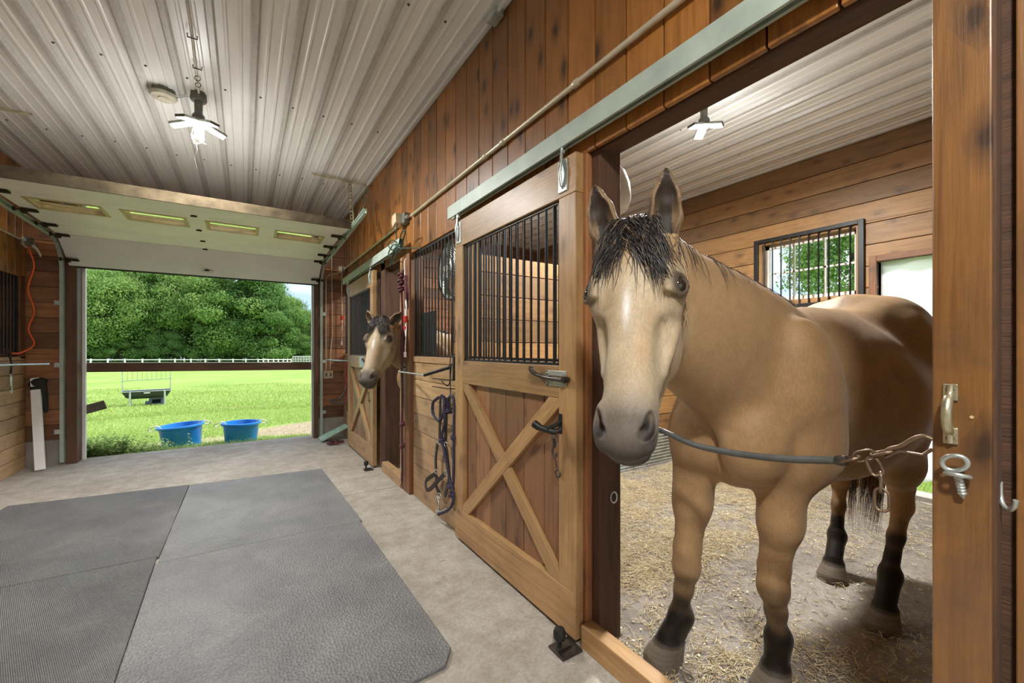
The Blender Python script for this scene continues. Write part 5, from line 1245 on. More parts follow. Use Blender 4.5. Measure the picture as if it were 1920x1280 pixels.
for (px, py) in ((824, 828), (836, 833), (818, 884), (836, 886), (824, 929)):
    c = P(px, py, -.012); MB().ring(c, .017, .0032, (1, .2, 0), 8, 18).build('ring', M['galv'], r, smooth=True)
lr = rope('lead_rope', [P(822, 745), P(812, 755, -.01), P(812, 775, -.012), P(822, 788, -.01), P(830, 780, -.015), P(834, 752, -.02), P(828, 741, -.02)], .0115, 'purplerope', '-', '-', 8, parent=r)
rope('lead_rope', [P(832, 742, -.02), P(834, 790, -.022), P(828, 820, -.022), P(834, 850, -.022), P(840, 880, -.022), P(845, 905, -.02), P(850, 925, -.02), P(848, 945, -.02), P(838, 957, -.02), P(822, 964, -.02)], .0105, 'purplerope', '-', '-', 8, [(P(828, 826, -.02), 1.1), (P(845, 912, -.02), 1.4), (P(847, 928, -.02), 1.2)], parent=r)
lp = rope('lead_rope', [P(840, 775, -.0), P(841, 748, -.005), P(848, 743, -.01), P(852, 760, -.01), P(851, 800, -.01), P(851, 860, -.01), P(850, 905, -.01)], .0105, 'purplerope', 'purple and black rope hanging in a loop right of the halter', 'rope', 8, [(P(842, 770, 0), 1.3), (P(851, 820, -.01), 1.3)])
tag(MB().tube(spline([P(820, 930, -.015), P(823, 945, -.018), P(820, 960, -.018), P(816, 965, -.018)], 5), .006, 8).tube(spline([P(818, 958, -.02), P(828, 958, -.02), P(838, 953, -.02)], 5), .007, 8).build('snap', M['galv'], r, smooth=True))
# far corner: strap net, halter, ropes and a green tray on the floor
r = empty('saddle_bar', (XW, 6.2, 1.14), 'thin metal swing bar in the far right corner', 'bar')
MB().tube([(XW-.01, 6.16, 1.14), (1.10, 6.35, 1.145), (1.02, 6.60, 1.15)], .010, 8).build('rod', M['galv'], r, smooth=True)
net = MB()
for k in range(9):
    y = 6.02+.025*k; net.tube(spline([(1.20, y, 1.13), (1.19+.012*math.sin(k), y+.01*math.cos(k*2), .95), (1.20, y+.012*math.sin(k*1.7), .72), (1.205, 6.08+.012*k, .52-.02*(k % 3))], 5), .0055, 6)
for k in range(7): net.tube(spline([(1.195, 6.02, 1.05-.08*k), (1.185, 6.12, 1.01-.08*k), (1.195, 6.23, 1.06-.08*k)], 4), .004, 6)
tag(net.build('hay_net', M['redstrap'], smooth=True, loc=(1.2, 6.12, 1.13)), 'red rope net hanging on the thin bar in the far corner', 'net')
r = empty('halter', (1.2, 6.1, .8), 'dark halter hanging below the red net in the far corner', 'halter')
strap([Vector((1.20, 6.06, .98)), Vector((1.19, 6.10, .78)), Vector((1.12, 6.22, .60))], .014); strap([Vector((1.20, 6.03, .80)), Vector((1.19, 6.06, .62)), Vector((1.19, 6.08, .45))], .014)
strap([Vector((1.12, 6.22, .60)), Vector((1.03, 6.34, .585)), Vector((1.02, 6.36, .565)), Vector((1.08, 6.25, .545)), Vector((1.17, 6.1, .565))], .012)
rope('lead_rope', [(1.195, 6.02, .45), (1.19, 6.0, .3), (1.195, 6.0, .05)], .008, 'redrope', 'thin dark red rope end hanging to the floor in the far corner', 'rope', 8)
tr = MB(); tr.prism([(0, 0), (.36, .17), (.35, .20), (-.01, .035)], (0, .22, 0), (.90, 6.33, .01), ((1, 0, 0), (0, 0, 1))); tr.obox((1.06, 6.44, .105), ((.36, 0, .17), (0, 1, 0), (-.17, 0, .36)), (.30, .12, .012))
tag(tr.build('plastic_tray', M['green'], bevel=.006, loc=(1.0, 6.4, 0)), 'pale green plastic tray leaning in the far right corner', 'tray')
rq = MB(); q = [Vector((1.05+.13*math.sin(k*1.9)*math.cos(k*.37), 6.18+.11*math.cos(k*1.3), .012+.006*(k % 3))) for k in range(18)]
rq.tube(spline([tuple(p) for p in q], 5), .008, 8); tag(rq.build('rope_heap', M['redrope'], smooth=True, loc=(1.05, 6.18, 0)), 'heap of thin rope on the floor by the green tray', 'rope')

# ---------------------------------------------------------------- left side
cr_ = MB().tube(spline([(XL+.06, 6.60, 2.43), (XL+.075, 6.57, 2.36), (XL+.10, 6.60, 2.2), (XL+.06, 6.58, 1.95), (XL+.10, 6.60, 1.72), (XL+.06, 6.59, 1.52), (XL+.10, 6.60, 1.36), (XL+.04, 6.5, 1.27), (XL+.02, 6.35, 1.26)], 7), .0085, 8).build('extension_cord', M['orange'], smooth=True, loc=(XL+.06, 6.6, 2.43)); tag(cr_, 'bright orange extension cord hanging in the far left corner', 'cord')
MB().tube(spline([(XL+.10, 6.56, 2.42), (XL+.14, 6.55, 2.37), (XL+.17, 6.54, 2.30)], 4), [.012]*4+[.010]*4+[.004], 8).build('white_tie', M['white'], cr_, smooth=True)
tag(MB().tube([(XL+.0, 5.75, 1.15), (-1.90, 6.15, 1.15), (-1.76, 6.42, 1.145)], .011, 10).build('saddle_bar', M['galv'], smooth=True, loc=(XL, 5.75, 1.15)), 'thin metal bar sticking out of the left wall', 'bar')
for (x, y, lab) in ((-1.985, 5.92, 'metal snap hanging below the left bar, nearer the frame edge'), (-1.925, 6.08, 'metal snap hanging below the left bar on a black loop')):
    r = empty('snap_hook', (x, y, 1.14), lab, 'snap')
    MB().tube(spline([(x, y-.03, 1.25), (x, y-.01, 1.22), (x+.005, y, 1.16), (x, y, 1.06)], 5), .008, 8).build('loop', M['blackmetal'], r, smooth=True)
    q = MB(); q.ring((x, y, 1.045), .016, .004, (1, 0, 0)); q.tube([(x, y, 1.03), (x, y, .95)], .009, 8); q.tube(spline([(x, y, .95), (x, y+.02, .92), (x, y+.015, .88), (x, y-.01, .875), (x, y-.02, .90)], 4), .005, 8); q.build('snap', M['galv'], r, smooth=True)
r = empty('vinyl_post', (-1.84, 6.55, 0), 'white vinyl post leaning against the end wall at the left', 'post')
A, Bq = Vector((-1.845, 6.50, .0)), Vector((-1.925, 6.665, .86)); ax_ = (Bq-A).normalized()
MB().bar(A+Vector((0, 0, .01)), Bq, .075, .04, (0, 1, 0)).build('shaft', M['fence'], r, bevel=.004)
MB().bar(Bq, Bq+ax_*.035, .078, .042, (0, 1, 0)).build('band', M['blackmetal'], r, bevel=.003)
MB().bar(Bq+ax_*.035, Bq+ax_*.13, .07, .038, (0, 1, 0)).build('cap', M['fence'], r, bevel=.004)
cl = MB(); cl.tube(spline([(-1.93, 6.70, .98), (-1.91, 6.70, .92), (-1.89, 6.70, .84), (-1.87, 6.70, .72), (-1.86, 6.70, .60)], 6), [.035, .045, .055, .06, .06, .06, .06, .055, .05, .05, .048, .045, .042, .04, .038, .036, .034, .03, .028, .026, .024, .02, .018, .015, .01], 14)
cl.tube(spline([(-1.97, 6.71, .90), (-1.93, 6.70, .96), (-1.86, 6.70, .93)], 6), .035, 12)
tag(cl.build('fly_mask', M['blackcloth'], smooth=True, loc=(-1.93, 6.7, 1.0)), 'black cloth thing hung behind the leaning white post', 'cloth')

# ---------------------------------------------------------------- plank barriers across the overhead door opening
tag(MB().obox((-.38, 6.960, 1.068), ((1, 0, -.014), (0, 1, 0), (.014, 0, 1)), (2.6, .036, .112)).build('barrier_plank', M['rail'], bevel=.003, loc=(-.38, 6.96, 1.068)), 'dark plank across the open overhead doorway', 'plank')
tag(MB().obox((-1.62, 6.957, .575), ((.95, 0, .28), (0, 1, 0), (-.28, 0, .95)), (.40, .032, .105)).build('barrier_plank', M['grey_wood'], bevel=.003, loc=(-1.62, 7.01, .575)), 'short broken grey plank end low at the left of the doorway', 'plank')

# ---------------------------------------------------------------- stall guard across the near doorway
r = empty('stall_guard', (XW+.02, .82, 1.01), 'grey rubber-sleeved chain across the near stall doorway in front of the horse', 'stall guard')
gp = [Vector((XW+.045, 1.335, .955)), onx(1.275, 1180, 792), onx(1.27, 1235, 805), onx(1.262, 1300, 833), onx(1.256, 1380, 850), onx(1.254, 1470, 860), onx(1.254, 1578, 863)]
MB().tube(spline([tuple(p) for p in gp], 6), .0115, 14, flat=.8).build('rubber_sleeve', M['rubber'], r, smooth=True)
def link(c, d, up, L=.044, W=.013, rad=.0034, nm='chain_link', mat='rust'):
    d = Vector(d).normalized(); u = Vector(up); u = (u-d*u.dot(d)).normalized(); c = Vector(c)
    pts = [c+d*(L/2-W)+d*W*math.cos(t)+u*W*math.sin(t) for t in np.linspace(-PI/2, PI/2, 7)]+[c-d*(L/2-W)-d*W*math.cos(t)-u*W*math.sin(t) for t in np.linspace(-PI/2, PI/2, 7)]
    MB().tube(pts, rad, 8, True).build(nm, M[mat], r, smooth=True)
e0 = onx(1.252, 1578, 863); e1 = onx(1.244, 1672, 845)
MB().lathe([(.012, -.012), (.0135, 0), (.012, .012)], tuple(e0), 14, tuple(gp[-1]-gp[-2])).build('end_cap', M['darkmetal'], r, smooth=True)
for k in range(3):
    c = e0+(e1-e0)*((k+.45)/3); link(c, e1-e0, (0, 0, 1) if k % 2 else (1, 0, .2), .046, .012)
h0, h1 = onx(1.243, 1660, 850), Vector((1.245, .262, 1.06))
MB().tube(spline([onx(1.243, 1655, 852), onx(1.24, 1668, 842), onx(1.24, 1690, 836), onx(1.24, 1712, 823), onx(1.24, 1732, 818), onx(1.24, 1748, 824)], 5), .0052, 10).build('hook', M['rust'], r, smooth=True)
MB().tube([onx(1.238, 1660, 858), onx(1.238, 1688, 846), onx(1.238, 1730, 853), onx(1.238, 1748, 842)], .0038, 8).build('spring_gate', M['rust'], r, smooth=True)
c0 = onx(1.242, 1640, 868)
link(c0+Vector((0, 0, -.008)), (.1, -.35, -1), (0, 1, 0), .045, .012); link(c0+Vector((0, -.012, -.042)), (0, 0, -1), (1, .2, 0), .048, .011); link(c0+Vector((0, -.013, -.082)), (0, 0, -1), (0, 1, 0), .052, .013)
MB().ring((XW+.04, 1.345, .955), .02, .004, (0, 1, 0)).tube([(XW+.04, 1.33, .955), (XW+.04, 1.38, .955)], .005, 8).build('eye_bolt', M['galv'], r, smooth=True)
MB().ring((1.285, .262, 1.062), .016, .004, (0, 1, 0)).build('eye_bolt', M['galv'], r, smooth=True)

# ---------------------------------------------------------------- hardware on the right-hand jamb
x = 1.25
r = empty('pull_handle', (x, .242, 1.165), 'aged metal pull handle on the right jamb post', 'handle')
hz = [(1.225, .0), (1.205, -.004), (1.195, -.018), (1.175, -.028), (1.155, -.028), (1.135, -.018), (1.125, -.004), (1.105, .0)]
m_ = MB(); pts = [(x-.006+dx, .2430, z) for z, dx in hz]; m_.tube(spline(pts, 4), [.0055]*6+[.0085]*17+[.0055]*6, 12, flat=1.0)
m_.build('grip', M['oldmetal'], r, smooth=True)
for (z0, z1) in ((1.193, 1.228), (1.102, 1.137)):
    p_ = MB(); p_.box(x-.005, x, .2320, .2550, z0, z1); p_.build('foot_plate', M['oldmetal'], r, bevel=.002)
    MB().lathe([(.0065, 0), (.0065, .003), (.004, .004)], (x-.005, .2435, (z0+z1)/2+(.005 if z0 > 1.15 else -.005)), 12, (-1, 0, 0)).build('screw_head', M['darkmetal'], r, smooth=True)
r = empty('screw_eye', (x, .236, 1.05), 'large zinc screw eye on the jamb below the pull handle', 'screw eye')
c = onx(1.225, 1790, 868); MB().ring(c, .0195, .0046, (1, .1, .2), 10, 28, sx=1.0, sy=.78, up=(0, .75, -.5)).build('ring', M['galv'], r, smooth=True)
MB().ring(c+Vector((.006, -.003, -.025)), .0175, .0042, (.25, 0, 1), 8, 22).build('washer', M['galv'], r, smooth=True)
sc_ = MB(); p0, p1 = c+Vector((.006, -.004, -.027)), c+Vector((.016, -.010, -.075)); dd = (p1-p0).normalized()
sc_.lathe([(.0075 if k % 2 else .0058, .0032*k) for k in range(13)]+[(.001, .048)], tuple(p0), 14, tuple(dd)); sc_.build('thread', M['galv'], r, smooth=True)
hk = onx(1.31, 1876, 905); r = empty('utility_hook', tuple(hk), 'small silver U hook at the far right edge', 'hook')
pts = [onx(1.30, 1875, 905), onx(1.30, 1876, 930), onx(1.29, 1882, 948), onx(1.28, 1892, 956), onx(1.27, 1902, 950), onx(1.265, 1905, 938)]
MB().tube(spline([tuple(p) for p in pts], 5), .0042, 10).build('rod', M['galv'], r, smooth=True)
MB().obox(onx(1.305, 1875, 915), ((1, 0, 0), (0, 1, 0), (0, 0, 1)), (.004, .008, .028)).build('plate', M['galv'], r, bevel=.001)
r = empty('screw_eye', (1.375, 1.325, .65), 'silver eye bolt low on the dark post behind the near door', 'screw eye')
MB().ring((1.372, 1.312, .648), .019, .0036, (.25, 1, 0), 8, 22, up=(0, 0, 1), sx=1.25, sy=.8).tube([(1.372, 1.34, .66), (1.372, 1.315, .668)], .004, 8).build('ring', M['galv'], r, smooth=True)
tag(MB().lathe([(.0035, 0), (.003, .002)], tuple(onx(1.25, 1822, 782)), 10, (-1, 0, 0)).build('staple', M['cream'], loc=(1.25, .2, 1.2)), 'pale wood plug in the jamb right of the handle', 'plug')

jg = MB(); jg.lathe([(.004, .16), (.03, .155), (.07, .12), (.095, .05), (.10, -.02), (.085, -.075), (.05, -.10), (.004, -.105)], (1.625, 1.57, 2.11), 28); jg.tube([(1.625, 1.57, 2.26), (1.625, 1.57, CZ-.01)], .003, 6)
tag(jg.build('hanging_jug', M['white'], smooth=True, loc=(1.625, 1.57, CZ)), 'white rounded plastic jug hanging behind the dark post above the large horse ears', 'jug')

# ---------------------------------------------------------------- rubber mats on the aisle floor
def mat_(poly, mk, label, z=.018):
    m_ = MB(); m_.prism(poly, (0, 0, z), (0, 0, .001)); o = m_.build('rubber_mat', M[mk], bevel=.004, loc=(sum(p[0] for p in poly)/len(poly), sum(p[1] for p in poly)/len(poly), 0)); return tag(o, label, 'rubber mat')
mat_([(-.452, 3.262), (.728, 3.247), (.750, 1.66), (.69, 1.58), (-.40, 1.50)], 'mat_a', 'grey pebbled rubber mat nearest the photographer, cut corner at right')
mat_([(-.440, 3.268), (.745, 3.253), (.70, 4.905), (-.44, 4.99)], 'mat_a', 'grey rubber mat in front of the small horse doorway', .017)
mat_([(-.448, 3.365), (-.444, 5.00), (-1.64, 5.12), (-1.70, 3.40)], 'mat_b', 'far left ribbed grey rubber mat nearest the overhead door', .017)
mat_([(-.458, 3.358), (-1.70, 3.393), (-1.66, 1.50), (-.406, 1.50)], 'mat_b', 'ribbed grey rubber mat at the lower left of the picture')

# ---------------------------------------------------------------- straw and chaff on the stall floor
def scatter_sticks(name, n, region, lmin, lmax, w, label, loc, zmax=.02, dens=None):
    vs = np.zeros((n, 6, 3)); rr = RN.uniform(0, 1, n); k = 0; P = np.zeros((n, 2))
    while k < n:
        q = RN.uniform((region[0], region[2]), (region[1], region[3]))
        if dens is None or RN.random() < dens(*q): P[k] = q; k += 1
    th = RN.uniform(0, 2*PI, n); L = RN.uniform(lmin, lmax, n); ww = RN.uniform(.5, 1.2, n)*w; d = np.stack([np.cos(th), np.sin(th), RN.normal(0, .08, n)], 1); s_ = np.stack([-np.sin(th), np.cos(th), np.zeros(n)], 1)
    c = np.concatenate([P, RN.uniform(.003, zmax, n)[:, None]], 1)
    for i, (a_, b_, h_) in enumerate(((-1, -1, 0), (-1, 1, 0), (-1, 0, 1), (1, -1, 0), (1, 1, 0), (1, 0, 1))):
        vs[:, i] = c+d*(a_*L/2)[:, None]+s_*(b_*ww)[:, None]+np.array([0, 0, 1])*(h_*ww)[:, None]
    b = (np.arange(n)*6)[:, None]; F = np.concatenate([b+np.array([[0, 1, 4, 3]]), b+np.array([[1, 2, 5, 4]]), b+np.array([[2, 0, 3, 5]])])
    o = link_mesh(name, vs.reshape(-1, 3), F, M['straw'], r=np.repeat(rr, 6), loc=loc); return tag(o, label, 'straw', None, 'stuff')
def dn(x, y):
    v = .55+.3*math.sin(x*3.1+y*1.7+1.2)*math.cos(y*3.7-x*1.3)+.25*math.sin(x*11.3+2*math.sin(y*7))*math.sin(y*13.1+2*math.sin(x*5)); v = max(0, v)**1.6
    edge = 1.0 if (y > 1.5 or x < 1.75) else .35+.25*math.sin(x*7)*math.sin(y*9)
    if x > 2.2 and y < 1.4: edge *= .35
    return max(.03, min(1, v*edge*1.3+.05))
scatter_sticks('straw_bedding', 60000, (XW+.07, 4.85, .3, 3.05), .012, .055, .0014, 'scattered straw and chaff on the near stall floor', (3, 1.6, 0), .022, dn)
scatter_sticks('straw_bedding', 12000, (XW+.07, 4.3, 3.2, 5.8), .02, .06, .0016, 'thick straw bedding on the far stall floor', (3, 4.4, 0), .04)
scatter_sticks('straw_bedding', 500, (.80, XW-.06, .5, 5.9), .01, .05, .0009, 'few straw bits along the aisle floor by the stall front', (1, 3, 0), .004)
def scatter_flakes():
    n = 5000; P = np.zeros((n, 2)); k = 0
    while k < n:
        q = RN.uniform((XW+.08, .3), (4.6, 2.9))
        if RN.random() < dn(*q): P[k] = q; k += 1
    th = RN.uniform(0, 2*PI, n); s1 = RN.uniform(.002, .007, n); c = np.concatenate([P, RN.uniform(.004, .012, n)[:, None]], 1); vs = np.zeros((n, 4, 3))
    for i in range(4):
        a = th+i*PI/2; vs[:, i] = c+np.stack([np.cos(a)*s1*(1+.5*(i % 2)), np.sin(a)*s1*(1+.5*(i % 2)), RN.normal(0, .0015, n)], 1)
    tag(link_mesh('wood_shavings', vs.reshape(-1, 3), np.arange(4*n).reshape(-1, 4), M['straw'], r=np.repeat(RN.uniform(.5, 1, n), 4), loc=(3, 1.6, 0)), 'pale wood shavings on the near stall floor', 'shavings', None, 'stuff')
scatter_flakes()
# ---------------------------------------------------------------- outdoors
def gz(x, y):
    r = math.hypot(x-0, y) if x > 5 else y
    if y < 6.98 and x < 5.3: return -.12
    q = y if x < 5 else max(y, 7)
    z = -.10-.035*(min(max(q, 7), 25)-7)-.012*(max(q, 25)-25)
    return z+.02*math.sin(x*.9+q*.7)*min(1, max(0, (q-8)/4))
xs = np.concatenate([np.linspace(-160, -12, 20), np.linspace(-10, 8, 37), np.linspace(10, 120, 16)]); ys = np.concatenate([np.linspace(-60, 6, 8), [6.97], np.linspace(7.3, 24, 46), np.linspace(26, 190, 26)])
vs = [(x, y, gz(x, y)) for y in ys for x in xs]; nx = len(xs)
struct(link_mesh('ground', vs, [(j*nx+i, j*nx+i+1, (j+1)*nx+i+1, (j+1)*nx+i) for j in range(len(ys)-1) for i in range(nx-1)], M['field'], None, True), 'mown green pasture beyond the barn')

def blades(name, n, sampler, hmin, hmax, w, mat, label, lean=.5, loc=(0, 8, 0), segs=2):
    P = sampler(n); n = len(P); z = np.array([gz(x, y) for x, y in P]); th = RN.uniform(0, 2*PI, n); h = RN.uniform(hmin, hmax, n)*(1.0); ln = RN.normal(0, lean, (n, 2))*h[:, None]
    sd = np.stack([np.cos(th), np.sin(th), np.zeros(n)], 1)*(w*RN.uniform(.6, 1.3, n))[:, None]; base = np.stack([P[:, 0], P[:, 1], z-.005], 1)
    mid = base+np.concatenate([ln*.35, (h*.6)[:, None]], 1); top = base+np.concatenate([ln, h[:, None]], 1)
    V_ = np.stack([base-sd, base+sd, mid+sd*.8, mid-sd*.8, top+sd*.15, top-sd*.15], 1); b = (np.arange(n)*6)[:, None]
    F = np.concatenate([b+np.array([[0, 1, 2, 3]]), b+np.array([[3, 2, 4, 5]])])
    return tag(link_mesh(name, V_.reshape(-1, 3), F, M[mat], r=np.repeat(np.clip(RN.normal(.5, .25, n), 0, 1), 6), loc=loc), label, 'grass', None, 'stuff')
def s_field(y0, y1):
    def f(n):
        y = y0+(y1-y0)*RN.uniform(0, 1, n)**1.2; xl = -y*.40-.6; xr = y*.145+1.6; x = RN.uniform(0, 1, n)*(xr-xl+.8)+xl-.4
        bare = (((x-1.6)/1.7)**2+((y-8.6)/.95)**2 < 1) | (((x+.5)/1.2)**2+((y-8.2)/.35)**2 < RN.uniform(.3, 1, n))
        keep = ~bare | (RN.random(n) < .06); return np.stack([x, y], 1)[keep]
    return f
blades('grass', 80000, s_field(7.35, 14), .02, .06, .003, 'grass', 'short pasture grass just outside the overhead doorway', .5)
blades('grass', 55000, s_field(13, 30), .03, .08, .007, 'grass', 'pasture grass around the hay feeder', .5, (0, 20, 0))
def s_edge(n): x = RN.uniform(-2.6, 1.1, n); y = 7.02+np.abs(RN.normal(0, .14, n))*np.clip(1.25-.5*(x+1), .3, 1.6); return np.stack([x, y], 1)
blades('grass', 7000, s_edge, .04, .13, .0035, 'weed', 'taller grass fringe along the concrete edge', .5)
def weeds():
    vs = []; rs = []
    for _ in range(420):
        x = -1.75+abs(random.gauss(0, .42)); y = 7.05+abs(random.gauss(0, .28)); 
        if x > -.55: continue
        z = gz(x, y); H_ = random.uniform(.10, .34)*(1 if x < -1.1 else .65); dx, dy = random.gauss(0, .25)*H_, random.gauss(0, .25)*H_
        for k in range(int(14+H_*70)):
            t = random.uniform(.15, 1); c = Vector((x+dx*t, y+dy*t, z+H_*t)); a = random.uniform(0, 2*PI); d = Vector((math.cos(a), math.sin(a), random.uniform(-.2, .6))).normalized(); L = random.uniform(.015, .045); s_ = d.cross(Vector((0, 0, 1))).normalized()*L*.28
            vs += [c, c+d*L*.5+s_, c+d*L, c+d*L*.5-s_]; rs += [random.random()]*4
    n = len(vs)//4
    tag(link_mesh('weeds', [tuple(v) for v in vs], np.arange(4*n).reshape(-1, 4), M['weed'], r=rs, loc=(-1.5, 7.2, 0)), 'leafy green weeds at the left foot of the doorway', 'weeds', None, 'stuff')
weeds()
# two blue tubs
def tub(x, y, label, R=.265, Hh=.33, tilt=0, rz=0):
    z = gz(x, y)-.02; r = empty('feed_tub', (x, y, z), label, 'tub', 'blue tubs outside the doorway')
    pf = [(R*.80, 0), (R*.83, .01), (R*.955, Hh-.045), (R*.97, Hh-.04), (R*1.06, Hh-.03), (R*1.08, Hh-.012), (R*1.06, Hh), (R*.95, Hh), (R*.93, Hh-.02), (R*.80, .02), (0.001, .018)]
    o = MB(); o.lathe(pf, (x, y, z), 48); b = o.build('body', M['bluetub'], r, smooth=True)
    for sgn in (-1, 1):
        m_ = MB(); c = Vector((x+sgn*(R+.02), y-.04, z+Hh-.01)); m_.tube(spline([c+Vector((-.07*sgn, -.02, .0)), c+Vector((-.03*sgn, -.05, .045)), c+Vector((.03*sgn, -.05, .03)), c+Vector((.07*sgn, -.03, .0)), c+Vector((.06*sgn, 0, -.03)), c+Vector((.0, 0, -.02))], 5), .007, 8); m_.build('rope_handle', M['whitecord'], r, smooth=True)
    r.rotation_euler = (0, tilt, rz); return r
tub(-.775, 7.86, 'left blue plastic tub outside the doorway, tilted', .268, .34, -.07)
tub(-.045, 7.62, 'right blue plastic tub outside the doorway, upright', .243, .335, .01)
# hay feeder
fx, fy = -2.62, 17.5; fz = gz(fx, fy); nv = Vector((fx, fy, 0)).normalized(); dirv = Vector((nv.y, -nv.x, 0)); O = Vector((fx, fy, fz)); r = empty('hay_feeder', tuple(O), 'black trough feeder with grey legs and hay rack out in the pasture', 'feeder')
F_ = lambda a, b, c: O+dirv*a*.76+nv*b+Vector((0, 0, c))
vs = []; N1 = 14
for a, sc in ((-.76, 1.0), (-.66, .55), (-.5, .5), (.5, .5), (.66, .55), (.76, 1)):
    dep = .05 if abs(a) > .7 else (.20 if abs(a) > .6 else .25)
    for k in range(N1+1):
        t = PI*k/N1; vs.append(F_(a, -.30*math.cos(t), .47-dep*math.sin(t)))
w = N1+1; fs = [(i*w+k, i*w+k+1, (i+1)*w+k+1, (i+1)*w+k) for i in range(5) for k in range(N1)]+[tuple(range(w)), tuple(range(5*w, 6*w))]
m_ = MB(); m_._add(vs, fs); o = m_.build('trough', M['blacktrough'], r); md = o.modifiers.new('s', 'SOLIDIFY'); md.thickness = .012
m_ = MB(); m_.tube([F_(-.78, -.31, .47), F_(.78, -.31, .47), F_(.78, .31, .47), F_(-.78, .31, .47)], .014, 8, True); m_.build('rim_frame', M['galv'], r, smooth=True)
for a in (-.52, .56):
    for b in (-.3, .3): MB().tube([F_(a, b, .47), F_(a+.0, b*1.1, 0)], .026, 10).build('leg', M['galv'], r, smooth=True)
m_ = MB(); m_.tube([F_(-.76, .0, .47), F_(-.76, 0, 1.28), F_(.76, 0, 1.28), F_(.76, 0, .47)], .016, 8); m_.tube([F_(-.76, 0, .80), F_(.76, 0, .83)], .010, 8)
m_.build('rack_frame', M['galv'], r, smooth=True)
for k in range(1, 10): MB().tube([F_(-.76+.152*k, 0, .81), F_(-.76+.152*k, -.05, 1.28)], .007, 6).build('rack_bar', M['galv'], r, smooth=True)
MB().obox(F_(0, -.315, .42), (dirv, nv, (0, 0, 1)), (.15, .01, .03)).build('tag', M['white'], r)
r = empty('mounting_block', tuple(F_(.27, .1, 0)), 'dark slate plastic step block under the hay feeder', 'step'); 
m_ = MB(); m_.obox(F_(.30, .1, .24), (dirv, nv, (0, 0, 1)), (.36, .4, .12)); m_.obox(F_(.11, .1, .09), (dirv, nv, (0, 0, 1)), (.08, .4, .2)); m_.obox(F_(.49, .1, .09), (dirv, nv, (0, 0, 1)), (.08, .4, .2)); m_.obox(F_(.30, .1, .03), (dirv, nv, (0, 0, 1)), (.36, .4, .06)); m_.obox(F_(.30, .25, .13), (dirv, nv, (0, 0, 1)), (.3, .03, .2))
m_.build('block', M['mountblock'], r, bevel=.012); MB().obox(F_(.02, .1, .055), (dirv, nv, (0, 0, 1)), (.12, .34, .11)).build('lower_step', M['mountblock'], r, bevel=.01)
# white pasture fence
def at_d(px, d): u = (px-960)/784; return Vector((d*(_S+u*_C), d*(_C-u*_S), 0))
fpts = [at_d(px, 50+ (px-140)*.03) for px in (140, 170, 202, 234, 267, 299, 328, 358, 385, 411, 437, 461, 484)]+[at_d(px, 60.3+(px-484)*.08) for px in (494, 503, 513, 522, 531, 539, 546)]
r = empty('pasture_fence', (fpts[0].x, fpts[0].y, gz(fpts[0].x, fpts[0].y)), 'white three-rail fence across the far side of the pasture', 'fence')
def ftop(p): return .02 if p.y < 60 else .02+(p.y-60)*.010
for p in fpts:
    zt = 1.3-(17.5-.012*(0))/784*(p.x*_S+p.y*_C); MB().box(p.x-.075, p.x+.075, p.y-.075, p.y+.075, gz(p.x, p.y)-.1, zt+.02).build('fence_post', M['fence'], r)
for a, b in zip(fpts[:-1], fpts[1:]):
    za = 1.3-17.5/784*(a.x*_S+a.y*_C); zb = 1.3-17.5/784*(b.x*_S+b.y*_C)
    for dz in (.12, .52, .92): MB().bar((a.x, a.y, za-dz), (b.x, b.y, zb-dz), .04, .10).build('rail', M['fence'], r)
ga, gb = at_d(549, 60), at_d(590, 60); r = empty('pasture_gate', tuple(Vector((ga.x, ga.y, -1.2))), 'pale metal pasture gate at the right end of the fence', 'gate')
m_ = MB(); zt = .30
m_.tube([(ga.x, ga.y, zt), (gb.x, gb.y, zt), (gb.x, gb.y, zt-1.35), (ga.x, ga.y, zt-1.35)], .045, 8, True)
for k in range(1, 6): m_.tube([(ga.x, ga.y, zt-.23*k), (gb.x, gb.y, zt-.23*k)], .03, 6)
for k in range(1, 8): q = ga+(gb-ga)*k/8; m_.tube([(q.x, q.y, zt), (q.x, q.y, zt-1.35)], .022, 6)
m_.build('gate_frame', M['fence'], r)

